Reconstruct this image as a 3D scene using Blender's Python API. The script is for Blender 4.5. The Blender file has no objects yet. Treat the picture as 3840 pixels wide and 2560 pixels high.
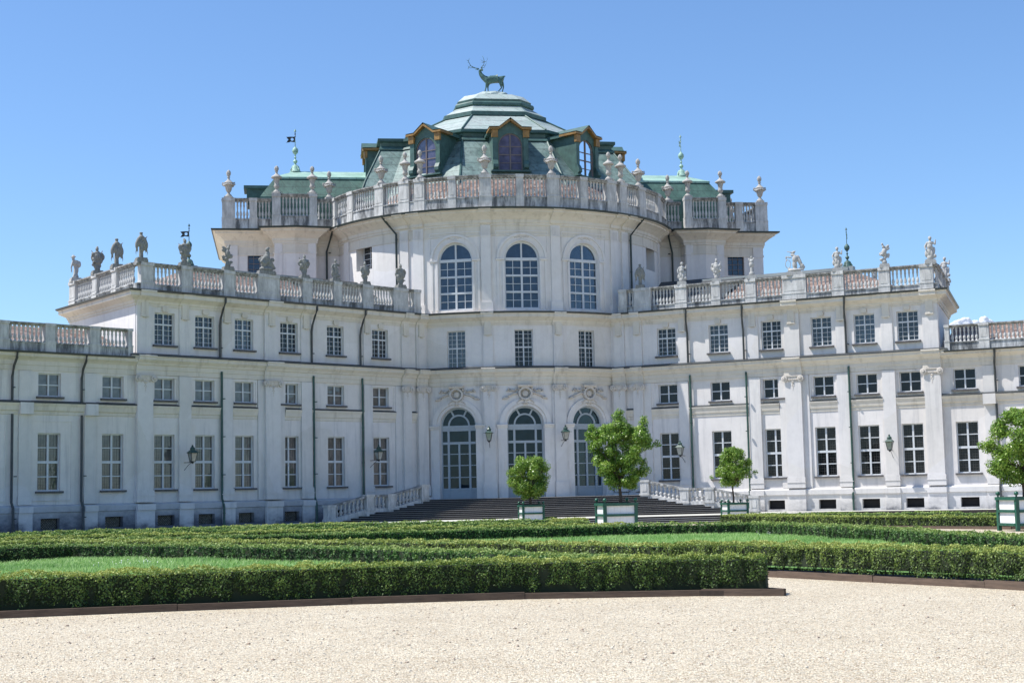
import bpy, bmesh, math, random
import numpy as np
from mathutils import Vector, Matrix, Euler
R=math.radians; sin=math.sin; cos=math.cos; PI=math.pi
scene=bpy.context.scene
COL=scene.collection
random.seed(7)

# ------------------------------------------------------------------ materials
def new_mat(name):
    m=bpy.data.materials.new(name); m.use_nodes=True
    nt=m.node_tree; nt.nodes.clear()
    out=nt.nodes.new('ShaderNodeOutputMaterial')
    b=nt.nodes.new('ShaderNodeBsdfPrincipled'); nt.links.new(b.outputs[0],out.inputs[0])
    return m,nt,b,out
def N(nt,t,**kw):
    n=nt.nodes.new(t)
    for k,v in kw.items():
        if k.startswith('i_'):
            key=k[2:]; key=int(key) if key.isdigit() else key.replace('_',' ')
            n.inputs[key].default_value=v
        else: setattr(n,k,v)
    return n
def coords(nt,scale=(1,1,1),kind='Object'):
    tc=N(nt,'ShaderNodeTexCoord'); mp=N(nt,'ShaderNodeMapping'); mp.inputs['Scale'].default_value=scale
    nt.links.new(tc.outputs[kind],mp.inputs[0]); return mp.outputs[0]
def noise(nt,vec,scale,detail=4,rough=.6):
    n=N(nt,'ShaderNodeTexNoise'); n.inputs['Scale'].default_value=scale; n.inputs['Detail'].default_value=detail; n.inputs['Roughness'].default_value=rough
    nt.links.new(vec,n.inputs['Vector']); return n.outputs[0]
def N_color(nt,vec,scale):
    n=N(nt,'ShaderNodeTexNoise'); n.inputs['Scale'].default_value=scale; n.inputs['Detail'].default_value=3
    nt.links.new(vec,n.inputs['Vector']); return n.outputs[1]
def ramp(nt,fac,stops):
    r=N(nt,'ShaderNodeValToRGB'); cr=r.color_ramp
    while len(cr.elements)>1: cr.elements.remove(cr.elements[-1])
    cr.elements[0].position=stops[0][0]; cr.elements[0].color=stops[0][1]
    for p,c in stops[1:]:
        e=cr.elements.new(p); e.color=c
    nt.links.new(fac,r.inputs[0]); return r.outputs[0]
def c4(c): return (c[0],c[1],c[2],1)
def g4(v): return (v,v,v,1)
def mixc(nt,fac,a,b,mode='MIX'):
    n=N(nt,'ShaderNodeMix',data_type='RGBA',blend_type=mode)
    for sock,v in ((n.inputs[0],fac),(n.inputs[6],a),(n.inputs[7],b)):
        if isinstance(v,(int,float)): sock.default_value=v
        elif isinstance(v,tuple): sock.default_value=v
        else: nt.links.new(v,sock)
    return n.outputs[2]
def math_(nt,op,a,b=0.0):
    n=N(nt,'ShaderNodeMath',operation=op)
    for s,v in ((n.inputs[0],a),(n.inputs[1],b)):
        if isinstance(v,(int,float)): s.default_value=v
        else: nt.links.new(v,s)
    return n.outputs[0]
def bump(nt,h,b,strength=.3,dist=.02):
    n=N(nt,'ShaderNodeBump'); n.inputs['Strength'].default_value=strength; n.inputs['Distance'].default_value=dist
    nt.links.new(h,n.inputs['Height']); nt.links.new(n.outputs[0],b.inputs['Normal'])
def zcoord(nt):
    tc=N(nt,'ShaderNodeTexCoord'); s=N(nt,'ShaderNodeSeparateXYZ'); nt.links.new(tc.outputs['Object'],s.inputs[0]); return s.outputs
def simple(name,col,rough=.6,metal=0.0,var=.12,scale=3.0):
    m,nt,b,o=new_mat(name)
    v=noise(nt,coords(nt),scale,5,.65)
    c=ramp(nt,v,[(.3,c4([x*(1-var) for x in col])),(.7,c4([min(1,x*(1+var)) for x in col]))])
    nt.links.new(c,b.inputs['Base Color']); b.inputs['Roughness'].default_value=rough; b.inputs['Metallic'].default_value=metal
    return m
M={}
def plaster(name,col,damp=True,streak=.5,dirt=(.30,.30,.31),dk=(.88,.34,0),dpos=(.30,.44,.66)):
    m,nt,b,o=new_mat(name)
    v=noise(nt,coords(nt),.35,6,.6)
    c=ramp(nt,v,[(.30,c4([x*.93 for x in col])),(.55,c4(col)),(.75,c4([min(1,x*1.03) for x in col]))])
    v2=noise(nt,coords(nt),2.6,8,.7)
    c=mixc(nt,1.0,c,ramp(nt,v2,[(.3,g4(.92)),(.6,g4(1.0))]),'MULTIPLY')
    vp=N(nt,'ShaderNodeTexVoronoi'); vp.inputs['Scale'].default_value=.33; vp.inputs['Randomness'].default_value=1
    wv=mixc(nt,.12,coords(nt),N_color(nt,coords(nt),1.3)); nt.links.new(wv,vp.inputs['Vector'])
    sp=N(nt,'ShaderNodeSeparateColor'); nt.links.new(vp.outputs['Color'],sp.inputs[0])
    c=mixc(nt,1.0,c,ramp(nt,sp.outputs[0],[(0,c4((.93,.925,.91))),(.5,g4(1)),(1,c4((.96,.965,.985)))]),'MULTIPLY')
    # rain streaks: long thin vertical noise
    v3=noise(nt,coords(nt,(1.6,1.6,.11)),1.5,5,.7)
    f=ramp(nt,v3,[(.52,g4(0)),(.70,g4(streak*.6))])
    c=mixc(nt,f,c,c4(dirt))
    if damp:
        z=zcoord(nt)[2]
        vn=noise(nt,coords(nt,(1,1,1.6)),.9,6,.7)
        h=math_(nt,'SUBTRACT',z,math_(nt,'MULTIPLY',vn,1.9))
        f=ramp(nt,math_(nt,'MULTIPLY',math_(nt,'ADD',h,1.2),.5),[(dpos[0],g4(dk[0])),(dpos[1],g4(dk[1])),(dpos[2],g4(dk[2]))])
        c=mixc(nt,f,c,c4((.07,.075,.095)))
    nt.links.new(c,b.inputs['Base Color']); b.inputs['Roughness'].default_value=.85
    bump(nt,v2,b,.12,.02)
    return m
M['plaster']=plaster('plaster_offwhite',(.72,.685,.66),streak=.7)
M['plaster_up']=plaster('plaster_upper',(.71,.68,.655),damp=False,streak=.5,dirt=(.40,.36,.33))
M['trim']=plaster('trim_cream',(.67,.62,.54),damp=False,streak=.9,dirt=(.36,.32,.26))
M['plinth_left']=plaster('plinth_stained',(.52,.52,.53),dk=(.93,.62,.10),dpos=(.42,.58,.85))
M['plinth_right']=plaster('plinth_pale',(.68,.66,.64),dk=(.9,.25,.03),dpos=(.20,.38,.7))
M['pil']=plaster('pilaster_white',(.68,.655,.635),streak=.6)
def stone(name,col,dark,amount=.5,sc=1.3):
    m,nt,b,o=new_mat(name)
    v=noise(nt,coords(nt,(1,1,1)),sc,8,.72)
    v3=noise(nt,coords(nt,(2.2,2.2,.5)),sc*1.6,6,.7)
    f=ramp(nt,v3,[(.5-.18*amount,g4(0)),(.72 if amount<.8 else .60,g4(.85*amount+.1))])
    c=ramp(nt,v,[(.3,c4([x*.8 for x in col])),(.7,c4([min(1,x*1.1) for x in col]))])
    c=mixc(nt,f,c,c4(dark))
    nt.links.new(c,b.inputs['Base Color']); b.inputs['Roughness'].default_value=.9
    bump(nt,v,b,.3,.03)
    return m
M['balus']=stone('weathered_marble',(.58,.575,.56),(.13,.13,.125),.60)
M['rail']=stone('rail_stone',(.44,.44,.43),(.07,.07,.068),.85)
M['plinthstone']=stone('stained_stone',(.60,.61,.61),(.055,.06,.065),.95,.8)
M['statue']=stone('statue_stone',(.27,.27,.25),(.05,.055,.05),.62,4.0)
M['statue_pale']=stone('statue_stone_pale',(.46,.455,.44),(.15,.15,.14),.5,3.0)
M['urn']=stone('urn_stone',(.46,.44,.41),(.12,.115,.105),.6,4.0)
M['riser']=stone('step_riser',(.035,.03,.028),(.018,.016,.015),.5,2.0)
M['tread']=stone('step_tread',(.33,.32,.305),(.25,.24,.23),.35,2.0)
M['paving']=stone('terrace_paving',(.56,.55,.50),(.33,.32,.29),.3,1.0)
M['relief']=stone('relief_stucco',(.62,.575,.52),(.36,.30,.24),.5,5)
# copper
def copper(name,a,bc,dark,streak=.6):
    m,nt,b,o=new_mat(name)
    v=noise(nt,coords(nt),.7,6,.65)
    c=ramp(nt,v,[(.32,c4(a)),(.62,c4(bc))])
    v3=noise(nt,coords(nt,(2.4,2.4,.22)),1.6,6,.7)
    f=ramp(nt,v3,[(.48,g4(0)),(.72,g4(streak))])
    c=mixc(nt,f,c,c4(dark))
    br=N(nt,'ShaderNodeTexBrick'); br.inputs['Scale'].default_value=1.0; br.inputs['Brick Width'].default_value=1.15; br.inputs['Row Height'].default_value=.62; br.inputs['Mortar Size'].default_value=.02
    br.inputs['Color1'].default_value=g4(1); br.inputs['Color2'].default_value=g4(.84); br.inputs['Mortar'].default_value=g4(.5)
    s=N(nt,'ShaderNodeSeparateXYZ'); tc=N(nt,'ShaderNodeTexCoord'); nt.links.new(tc.outputs['Object'],s.inputs[0])
    cb=N(nt,'ShaderNodeCombineXYZ'); nt.links.new(math_(nt,'ADD',s.outputs[0],s.outputs[1]),cb.inputs[0]); nt.links.new(s.outputs[2],cb.inputs[1]); nt.links.new(cb.outputs[0],br.inputs['Vector'])
    c=mixc(nt,1.0,c,br.outputs[0],'MULTIPLY')
    nt.links.new(c,b.inputs['Base Color']); b.inputs['Roughness'].default_value=.6; b.inputs['Metallic'].default_value=.0
    bump(nt,br.outputs[1],b,.4,-.02)
    return m
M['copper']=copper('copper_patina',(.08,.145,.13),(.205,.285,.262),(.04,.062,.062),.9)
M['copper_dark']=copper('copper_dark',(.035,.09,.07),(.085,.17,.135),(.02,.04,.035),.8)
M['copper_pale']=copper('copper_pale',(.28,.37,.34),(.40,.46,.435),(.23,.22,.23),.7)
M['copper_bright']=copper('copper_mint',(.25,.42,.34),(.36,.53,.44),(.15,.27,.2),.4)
M['copper_plain']=simple('copper_moulding',(.048,.105,.092),.55,0,.35,2.5)
M['dark_copper']=simple('dark_gutter',(.025,.038,.036),.5,0,.3)
M['gold']=simple('ochre_gilt',(.24,.135,.035),.5,0,.35,3)
M['pipe']=simple('pipe_paint',(.045,.05,.05),.45,0,.35,2)
M['pipe_green']=simple('pipe_green',(.03,.075,.06),.45,0,.35,2)
M['frame']=simple('window_paint',(.56,.58,.60),.5,0,.08)
M['frame_door']=simple('door_paint',(.34,.385,.42),.5,0,.08)
M['frame_wood']=simple('dormer_wood',(.16,.13,.12),.6,0,.2)
M['sill']=simple('sill_stone',(.10,.095,.095),.8,0,.3,4)
M['grille']=simple('grille_iron',(.05,.05,.05),.6)
M['iron']=simple('black_iron',(.02,.022,.022),.5)
M['tub_green']=simple('tub_green',(.012,.085,.055),.35,0,.25,5)
def tubwhite():
    m,nt,b,o=new_mat('tub_white_boards')
    v=noise(nt,coords(nt,(1,1,.3)),3,5,.6)
    c=ramp(nt,v,[(.3,g4(.74)),(.6,g4(.82))])
    w=N(nt,'ShaderNodeTexWave'); w.inputs['Scale'].default_value=1.1; w.inputs['Distortion'].default_value=0
    nt.links.new(coords(nt),w.inputs['Vector'])
    c=mixc(nt,1.0,c,ramp(nt,w.outputs[0],[(0,g4(.9)),(.02,g4(1))]),'MULTIPLY')
    nt.links.new(c,b.inputs['Base Color']); b.inputs['Roughness'].default_value=.4
    return m
M['tub_white']=tubwhite()
M['slate']=simple('ridge_lead',(.30,.33,.32),.5,0,.2,.6)
M['slate_dark']=simple('dark_slate',(.045,.05,.052),.6,0,.3,2)
M['bark']=simple('bark',(.085,.06,.045),.9,0,.4,14)
M['soil']=simple('soil',(.055,.04,.03),.95,0,.3,6)
M['wood']=None
def woodkerb(name,col):
    m,nt,b,o=new_mat(name)
    v=noise(nt,coords(nt,(1,1,9)),2.2,6,.7)
    c=ramp(nt,v,[(.3,c4([x*.55 for x in col])),(.7,c4([x*1.3 for x in col]))])
    nt.links.new(c,b.inputs['Base Color']); b.inputs['Roughness'].default_value=.85; bump(nt,v,b,.4,.01)
    return m
M['wood']=woodkerb('weathered_board',(.12,.082,.058))
def tiles():
    m,nt,b,o=new_mat('roof_tiles')
    vo=N(nt,'ShaderNodeTexVoronoi'); vo.inputs['Scale'].default_value=4.5; nt.links.new(coords(nt,(1.0,1.0,1.0)),vo.inputs['Vector'])
    s=N(nt,'ShaderNodeSeparateColor'); nt.links.new(vo.outputs['Color'],s.inputs[0])
    c=ramp(nt,s.outputs[0],[(0,c4((.08,.05,.04))),(.35,c4((.18,.11,.085))),(.7,c4((.28,.19,.15))),(1,c4((.29,.25,.22)))])
    v=noise(nt,coords(nt),1.2,6,.7)
    c=mixc(nt,ramp(nt,v,[(.45,g4(0)),(.75,g4(.6))]),c,c4((.12,.09,.08)))
    nt.links.new(c,b.inputs['Base Color']); b.inputs['Roughness'].default_value=.85
    bump(nt,vo.outputs[0],b,.8,.06)
    return m
M['tiles']=tiles()
def glass(name,base,refl,tint=(.9,.95,1.0),bumpy=.06):
    m,nt,b,o=new_mat(name)
    v=noise(nt,coords(nt),1.7,4,.6)
    c=ramp(nt,v,[(.3,c4([x*.5 for x in base])),(.7,c4([x*1.5 for x in base]))])
    nt.links.new(c,b.inputs['Base Color']); b.inputs['Roughness'].default_value=.35
    b.inputs['Specular IOR Level'].default_value=0
    gl=N(nt,'ShaderNodeBsdfGlossy'); gl.inputs['Roughness'].default_value=.015; gl.inputs['Color'].default_value=c4(tint)
    fr=N(nt,'ShaderNodeFresnel'); fr.inputs[0].default_value=1.5
    f=math_(nt,'ADD',fr.outputs[0],refl)
    bp=N(nt,'ShaderNodeBump'); bp.inputs['Strength'].default_value=bumpy; bp.inputs['Distance'].default_value=.05
    nt.links.new(noise(nt,coords(nt),3.1,2,.5),bp.inputs['Height']); nt.links.new(bp.outputs[0],gl.inputs['Normal'])
    mx=N(nt,'ShaderNodeMixShader'); nt.links.new(f,mx.inputs[0]); nt.links.new(b.outputs[0],mx.inputs[1]); nt.links.new(gl.outputs[0],mx.inputs[2]); nt.links.new(mx.outputs[0],o.inputs[0])
    return m
M['glass']=glass('old_glass',(.018,.023,.03),.015)
M['glass_b']=glass('old_glass_hazy',(.035,.043,.055),.03,(.85,.93,1.0),.12)
M['glass_c']=glass('old_glass_dim',(.010,.012,.015),-.005,(.9,.95,1.0),.05)
M['glass_dark']=glass('dark_glass',(.008,.009,.012),-.012)
M['glass_left']=glass('painted_reflection_glass',(.10,.092,.085),.03)  # pale brown base paints in the building mirrored from across the court
M['glass_great']=glass('leaded_glass',(.022,.034,.05),.03,(.75,.85,1.0))
M['glass_door']=glass('door_glass',(.010,.018,.024),-.005,(.6,.75,.85))
M['glass_dormer']=glass('curtained_glass',(.085,.08,.13),-.02)
M['glass_lamp']=glass('lantern_glass',(.30,.31,.28),.05)
M['cellar_pane']=simple('cellar_reflection',(.30,.27,.22),.8,0,.5,9)  # beige reflection in the left cellar openings, painted as a base colour
M['hole']=simple('cellar_dark',(.012,.012,.014),.9)
def leafmat(name,dark,mid,light,rough=.45,trans=.25):
    m,nt,b,o=new_mat(name)
    at=N(nt,'ShaderNodeAttribute'); at.attribute_name='tint'
    c=ramp(nt,at.outputs['Fac'],[(0,c4(dark)),(.45,c4(mid)),(1,c4(light))])
    nt.links.new(c,b.inputs['Base Color']); b.inputs['Roughness'].default_value=rough
    tr=N(nt,'ShaderNodeBsdfTranslucent'); nt.links.new(c,tr.inputs[0])
    mx=N(nt,'ShaderNodeMixShader'); mx.inputs[0].default_value=trans
    nt.links.new(b.outputs[0],mx.inputs[1]); nt.links.new(tr.outputs[0],mx.inputs[2]); nt.links.new(mx.outputs[0],o.inputs[0])
    return m
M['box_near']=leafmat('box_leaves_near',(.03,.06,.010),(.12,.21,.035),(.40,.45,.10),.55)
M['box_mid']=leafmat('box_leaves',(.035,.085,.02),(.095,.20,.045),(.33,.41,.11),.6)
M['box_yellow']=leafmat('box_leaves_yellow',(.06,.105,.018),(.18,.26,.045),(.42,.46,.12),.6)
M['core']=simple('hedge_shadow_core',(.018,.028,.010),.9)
M['citrus']=leafmat('citrus_leaves',(.07,.15,.018),(.20,.34,.045),(.46,.54,.14),.35,.3)
M['grass']=leafmat('grass_blades',(.09,.21,.04),(.20,.38,.085),(.42,.55,.20),.5,.4)
M['turf']=simple('turf',(.12,.24,.055),.9,0,.3,5)
def gravelmat():
    m,nt,b,o=new_mat('gravel')
    vec=coords(nt,(1,1,1))
    vo=N(nt,'ShaderNodeTexVoronoi'); vo.inputs['Scale'].default_value=50; nt.links.new(vec,vo.inputs['Vector'])
    s=N(nt,'ShaderNodeSeparateColor'); nt.links.new(vo.outputs['Color'],s.inputs[0])
    c=ramp(nt,s.outputs[0],[(0,c4((.42,.30,.17))),(.2,c4((.82,.665,.445))),(.5,c4((.98,.85,.63))),(1,c4((.99,.94,.77)))])
    c=mixc(nt,ramp(nt,s.outputs[1],[(.90,g4(0)),(.93,g4(.7))]),c,c4((.36,.25,.17)))
    edge=ramp(nt,vo.outputs[0],[(.30,g4(1)),(.66,g4(.52))])
    c=mixc(nt,1.0,c,edge,'MULTIPLY')
    vo2=N(nt,'ShaderNodeTexVoronoi'); vo2.inputs['Scale'].default_value=13; nt.links.new(vec,vo2.inputs['Vector'])
    s2=N(nt,'ShaderNodeSeparateColor'); nt.links.new(vo2.outputs['Color'],s2.inputs[0])
    c=mixc(nt,1.0,c,ramp(nt,s2.outputs[0],[(0,g4(.86)),(.5,g4(.98)),(1,g4(1.04))]),'MULTIPLY')
    v=noise(nt,vec,.5,5,.6)
    c=mixc(nt,1.0,c,ramp(nt,v,[(.3,c4((.90,.88,.86))),(.7,g4(1.02))]),'MULTIPLY')
    nt.links.new(c,b.inputs['Base Color']); b.inputs['Roughness'].default_value=.9
    h=math_(nt,'ADD',math_(nt,'MULTIPLY',vo.outputs[0],-1.4),math_(nt,'MULTIPLY',s2.outputs[1],.5))
    bump(nt,h,b,.85,.02)
    return m
M['gravel']=gravelmat()
M['pebble']=simple('pebbles',(.36,.27,.20),.8,0,.6,30)
M['pebble_pale']=simple('pale_pebbles',(.70,.62,.50),.8,0,.18,40)
def cloudmat():
    m,nt,b,o=new_mat('cloud'); b.inputs['Base Color'].default_value=(.95,.95,.96,1); b.inputs['Roughness'].default_value=1
    tr=N(nt,'ShaderNodeBsdfTranslucent'); tr.inputs[0].default_value=(.95,.95,.97,1)
    mx=N(nt,'ShaderNodeMixShader'); mx.inputs[0].default_value=.45
    nt.links.new(b.outputs[0],mx.inputs[1]); nt.links.new(tr.outputs[0],mx.inputs[2]); nt.links.new(mx.outputs[0],o.inputs[0]); return m
M['cloud']=cloudmat()

# ------------------------------------------------------------------ mesh helpers
class Frame:
    """straight wall frame: x along the wall (to the viewer's right), n outward, z up"""
    def __init__(s,o,a): s.o=o; s.a=a; s.curved=False
    def p(s,x,n,z):
        return (s.o[0]+x*cos(s.a)+n*sin(s.a), s.o[1]+x*sin(s.a)-n*cos(s.a), z)
    def mat(s,x,n,z): return Matrix.Translation(s.p(x,n,z))@Matrix.Rotation(s.a,4,'Z')
class Arc:
    def __init__(s,r): s.r=r; s.curved=True
    def p(s,x,n,z):
        t=x/s.r; return ((s.r+n)*sin(t),-(s.r+n)*cos(t),z)
    def mat(s,x,n,z): return Matrix.Translation(s.p(x,n,z))@Matrix.Rotation(x/s.r,4,'Z')
class MB:
    def __init__(s): s.v=[]; s.f=[]; s.mi=[]; s.m=0
    def face(s,pts):
        b=len(s.v); s.v.extend(pts); s.f.append(tuple(range(b,b+len(pts)))); s.mi.append(s.m)
    def add(s,vs,fs):
        b=len(s.v); s.v.extend(vs); s.f.extend([tuple(i+b for i in f) for f in fs]); s.mi.extend([s.m]*len(fs))
    def segs(s,fr,x0,x1): return max(1,int(abs(x1-x0)/.45)) if fr.curved else 1
    def box(s,fr,x0,x1,n0,n1,z0,z1):
        k=s.segs(fr,x0,x1); xs=[x0+(x1-x0)*i/k for i in range(k+1)]
        vs=[]
        for x in xs: vs+=[fr.p(x,n0,z0),fr.p(x,n1,z0),fr.p(x,n1,z1),fr.p(x,n0,z1)]
        fs=[(0,1,2,3),tuple(4*k+i for i in (3,2,1,0))]
        for i in range(k):
            a=4*i;b=a+4
            for j in range(4):
                j2=(j+1)%4; fs.append((a+j,b+j,b+j2,a+j2))
        s.add(vs,fs)
    def prof(s,fr,x0,x1,pr,caps=True):
        """extrude an open (n,z) profile along x, closed by caps"""
        k=s.segs(fr,x0,x1); xs=[x0+(x1-x0)*i/k for i in range(k+1)]; L=len(pr)
        vs=[fr.p(x,n,z) for x in xs for n,z in pr]; fs=[]
        for i in range(k):
            for j in range(L-1): fs.append((i*L+j,(i+1)*L+j,(i+1)*L+j+1,i*L+j+1))
        if caps: fs+=[tuple(range(L)),tuple(k*L+j for j in reversed(range(L)))]
        s.add(vs,fs)
    def wall(s,fr,x0,x1,z0,z1,holes=(),depth=.25):
        """holes: (xa,xb,za,zb[,spring z])"""
        xs={x0,x1}; zs={z0,z1}
        for h in holes: xs.update(h[:2]); zs.update(h[2:4])
        xs=sorted(x for x in xs if x0<=x<=x1); zs=sorted(zs)
        if fr.curved:
            o=[]
            for a,b in zip(xs,xs[1:]):
                k=max(1,int((b-a)/.45)); o+=[a+(b-a)*i/k for i in range(k)]
            xs=o+[xs[-1]]
        for a,b in zip(xs,xs[1:]):
            for c,d in zip(zs,zs[1:]):
                mx,mz=(a+b)/2,(c+d)/2
                if any(h[0]<mx<h[1] and h[2]<mz<h[3] for h in holes): continue
                s.face([fr.p(a,0,c),fr.p(b,0,c),fr.p(b,0,d),fr.p(a,0,d)])
        for h in holes:
            xa,xb,za,zb=h[:4]; dp=depth if len(h)<6 else h[5]
            zt=zb if len(h)<5 or h[4] is None else h[4]
            for x in (xa,xb): s.face([fr.p(x,0,za),fr.p(x,-dp,za),fr.p(x,-dp,zt),fr.p(x,0,zt)])
            k=max(1,int((xb-xa)/.4))
            for i in range(k):
                a=xa+(xb-xa)*i/k;b=xa+(xb-xa)*(i+1)/k
                s.face([fr.p(a,0,za),fr.p(b,0,za),fr.p(b,-dp,za),fr.p(a,-dp,za)])
                if zt==zb: s.face([fr.p(a,0,zb),fr.p(b,0,zb),fr.p(b,-dp,zb),fr.p(a,-dp,zb)])
            if zt!=zb:
                K=20; xc=(xa+xb)/2; hw=(xb-xa)/2; q=[(xc-hw*cos(PI*i/K),zt+(zb-zt)*sin(PI*i/K)) for i in range(K+1)]
                for (a,c),(b,d) in zip(q,q[1:]):
                    if c<zb-1e-6 or d<zb-1e-6: s.face([fr.p(a,0,c),fr.p(b,0,d),fr.p(b,0,zb),fr.p(a,0,zb)])
                    s.face([fr.p(a,0,c),fr.p(b,0,d),fr.p(b,-dp,d),fr.p(a,-dp,c)])
    def ring(s,fr,xc,zc,r0,r1,n0,n1,a0=0,a1=PI,K=24,ez=1.0):
        q=[a0+(a1-a0)*i/K for i in range(K+1)]
        P=lambda r,t,n: fr.p(xc-r*cos(t),n,zc+ez*r*sin(t))
        for a,b in zip(q,q[1:]):
            s.face([P(r0,a,n1),P(r0,b,n1),P(r1,b,n1),P(r1,a,n1)])
            s.face([P(r1,a,n0),P(r1,b,n0),P(r1,b,n1),P(r1,a,n1)])
            s.face([P(r0,a,n0),P(r0,b,n0),P(r0,b,n1),P(r0,a,n1)])
        for a in (q[0],q[-1]): s.face([P(r0,a,n0),P(r1,a,n0),P(r1,a,n1),P(r0,a,n1)])
    def tube(s,pts,r,seg=8,r2=None):
        P=[Vector(p) for p in pts]; vs=[]; n=len(P)
        for i,p in enumerate(P):
            d=(P[min(i+1,n-1)]-P[max(i-1,0)]).normalized()
            u=d.cross(Vector((.13,.2,1))) if abs(d.z)<.95 else d.cross(Vector((1,.1,0))); u.normalize(); w=d.cross(u)
            rr=r if r2 is None else r+(r2-r)*i/(n-1)
            for j in range(seg):
                a=2*PI*j/seg; vs.append(tuple(p+(u*cos(a)+w*sin(a))*rr))
        fs=[(i*seg+j,i*seg+(j+1)%seg,(i+1)*seg+(j+1)%seg,(i+1)*seg+j) for i in range(n-1) for j in range(seg)]
        fs+=[tuple(range(seg)),tuple((n-1)*seg+j for j in range(seg))]
        s.add(vs,fs)
    def lathe(s,prof,seg=12,c=(0,0,0),rib=0.0,ribn=8):
        vs=[]
        for r,z in prof:
            for j in range(seg):
                a=2*PI*j/seg; q=r*(1+rib*cos(ribn*a)); vs.append((c[0]+q*cos(a),c[1]+q*sin(a),c[2]+z))
        L=len(prof)
        fs=[(i*seg+j,i*seg+(j+1)%seg,(i+1)*seg+(j+1)%seg,(i+1)*seg+j) for i in range(L-1) for j in range(seg)]
        fs+=[tuple(range(seg)),tuple((L-1)*seg+j for j in range(seg))]
        s.add(vs,fs)
    def prism(s,poly,z0,z1,side_m=None,top_m=None):
        n=len(poly); b=[(x,y,z0) for x,y in poly]; t=[(x,y,z1) for x,y in poly]
        if side_m is not None: s.m=side_m
        for i in range(n):
            j=(i+1)%n; s.face([b[i],b[j],t[j],t[i]])
        if top_m is not None: s.m=top_m
        s.face(t)
    def sweep(s,path,pr,close=False):
        """sweep an (n,z) profile along a plan path (outward = right-hand side when y flips), mitred"""
        off=lambda n: offset(path,n,close)
        cols=[[ (p[0],p[1],z) for p in off(n)] for n,z in pr]
        L=len(path); rng=range(L if close else L-1)
        for j in range(len(pr)-1):
            for i in rng:
                k=(i+1)%L; s.face([cols[j][i],cols[j][k],cols[j+1][k],cols[j+1][i]])
    def build(s,name,mats,parent=None,smooth=False,loc=None):
        me=bpy.data.meshes.new(name); me.from_pydata(s.v,[],s.f)
        if not isinstance(mats,(list,tuple)): mats=[mats]
        for m in mats: me.materials.append(M[m] if isinstance(m,str) else m)
        if len(mats)>1: me.polygons.foreach_set('material_index',s.mi)
        if smooth:
            bm=bmesh.new(); bm.from_mesh(me); bmesh.ops.remove_doubles(bm,verts=bm.verts,dist=1e-4); bmesh.ops.recalc_face_normals(bm,faces=bm.faces); bm.to_mesh(me); bm.free()
            me.polygons.foreach_set('use_smooth',[True]*len(me.polygons))
            if smooth!=True: me.set_sharp_from_angle(angle=R(smooth))
        me.update()
        return link(name,me,parent,loc)
def offset(path,n,close=False):
    L=len(path); out=[]
    for i in range(L):
        p=Vector(path[i])
        a=Vector(path[i-1]) if (i>0 or close) else None
        b=Vector(path[(i+1)%L]) if (i<L-1 or close) else None
        d1=(p-a).normalized() if a is not None else None
        d2=(b-p).normalized() if b is not None else None
        if d1 is None: d1=d2
        if d2 is None: d2=d1
        n1=Vector((d1.y,-d1.x)); n2=Vector((d2.y,-d2.x)); m=n1+n2
        if m.length<1e-3: m=n1.copy()
        m.normalize(); k=n/max(.35,m.dot(n1)); out.append((p.x+m.x*k,p.y+m.y*k))
    return out
def link(name,data,parent=None,loc=None,mat=None):
    o=bpy.data.objects.new(name,data); COL.objects.link(o)
    if parent is not None: o.parent=parent
    if mat is not None: o.matrix_local=mat
    elif loc is not None: o.location=loc
    return o
def tag(o,label=None,cat=None,group=None,kind=None):
    if label: o['label']=label
    if cat: o['category']=cat
    if group: o['group']=group
    if kind: o['kind']=kind
    return o
def empty(name,loc=(0,0,0),rz=0,sc=1.0):
    o=bpy.data.objects.new(name,None); COL.objects.link(o); o.location=loc; o.rotation_euler=(0,0,rz); o.scale=(sc,sc,sc); o.empty_display_size=.3
    return o
def copy_tree(o,parent=None):
    c=o.copy(); COL.objects.link(c)
    if parent is not None: c.parent=parent
    for ch in [x for x in KIDS.get(o.name,[])]:
        d=copy_tree(ch,c)
    return c
KIDS={}
def kid(parent,o): KIDS.setdefault(parent.name,[]).append(o); return o
W0=Frame((0,0),0.0)

# ------------------------------------------------------------------ palace placement (measured from the photograph)
TH=R(8.806); C0=(-.87-.15*cos(TH),105.5-.15*sin(TH))
palace=empty('palace',(C0[0],C0[1],0),TH)
tag(palace,'white baroque palace with concave wings, round central drum and green copper roof','palace')
def world(x,y,z=0): return (C0[0]+x*cos(TH)-y*sin(TH),C0[1]+x*sin(TH)+y*cos(TH),z)
RD=11.5; AP=(0,-5.6); WA=R(35.65)
FR={1:Frame(AP,-WA),-1:Frame(AP,WA)}      # right / left wing: x = side*s
DR=Arc(RD)
def wp(side,s,n=0): q=FR[side].p(side*s,n,0); return (q[0],q[1])
def rng(side,a,b): return (a,b) if side>0 else (-b,-a)
# junction of the wing with the drum
SJ=7.0
for _ in range(60):
    q=wp(1,SJ); d=math.hypot(*q)-RD; SJ-=d*.9
TJ=math.atan2(wp(1,SJ)[0],-wp(1,SJ)[1])
S_END=28.0; DEP=9.4; GAL=62.0
SK=-1.17
arcpts=lambda r,t0,t1,k:[(r*sin(t0+(t1-t0)*i/k),-r*cos(t0+(t1-t0)*i/k)) for i in range(k+1)]
low_path=[wp(-1,GAL)]+arcpts(RD,-TJ,TJ,22)+[wp(1,GAL)]
mid_path=[wp(-1,S_END,-.6),wp(-1,S_END)]+arcpts(RD,-TJ,TJ,22)+[wp(1,S_END),wp(1,S_END,-.6)]
top_path=[wp(-1,14,-DEP),wp(-1,S_END+SK,-DEP),wp(-1,S_END)]+arcpts(RD,-TJ,TJ,22)+[wp(1,S_END),wp(1,S_END+SK,-DEP),wp(1,14,-DEP)]
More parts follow.
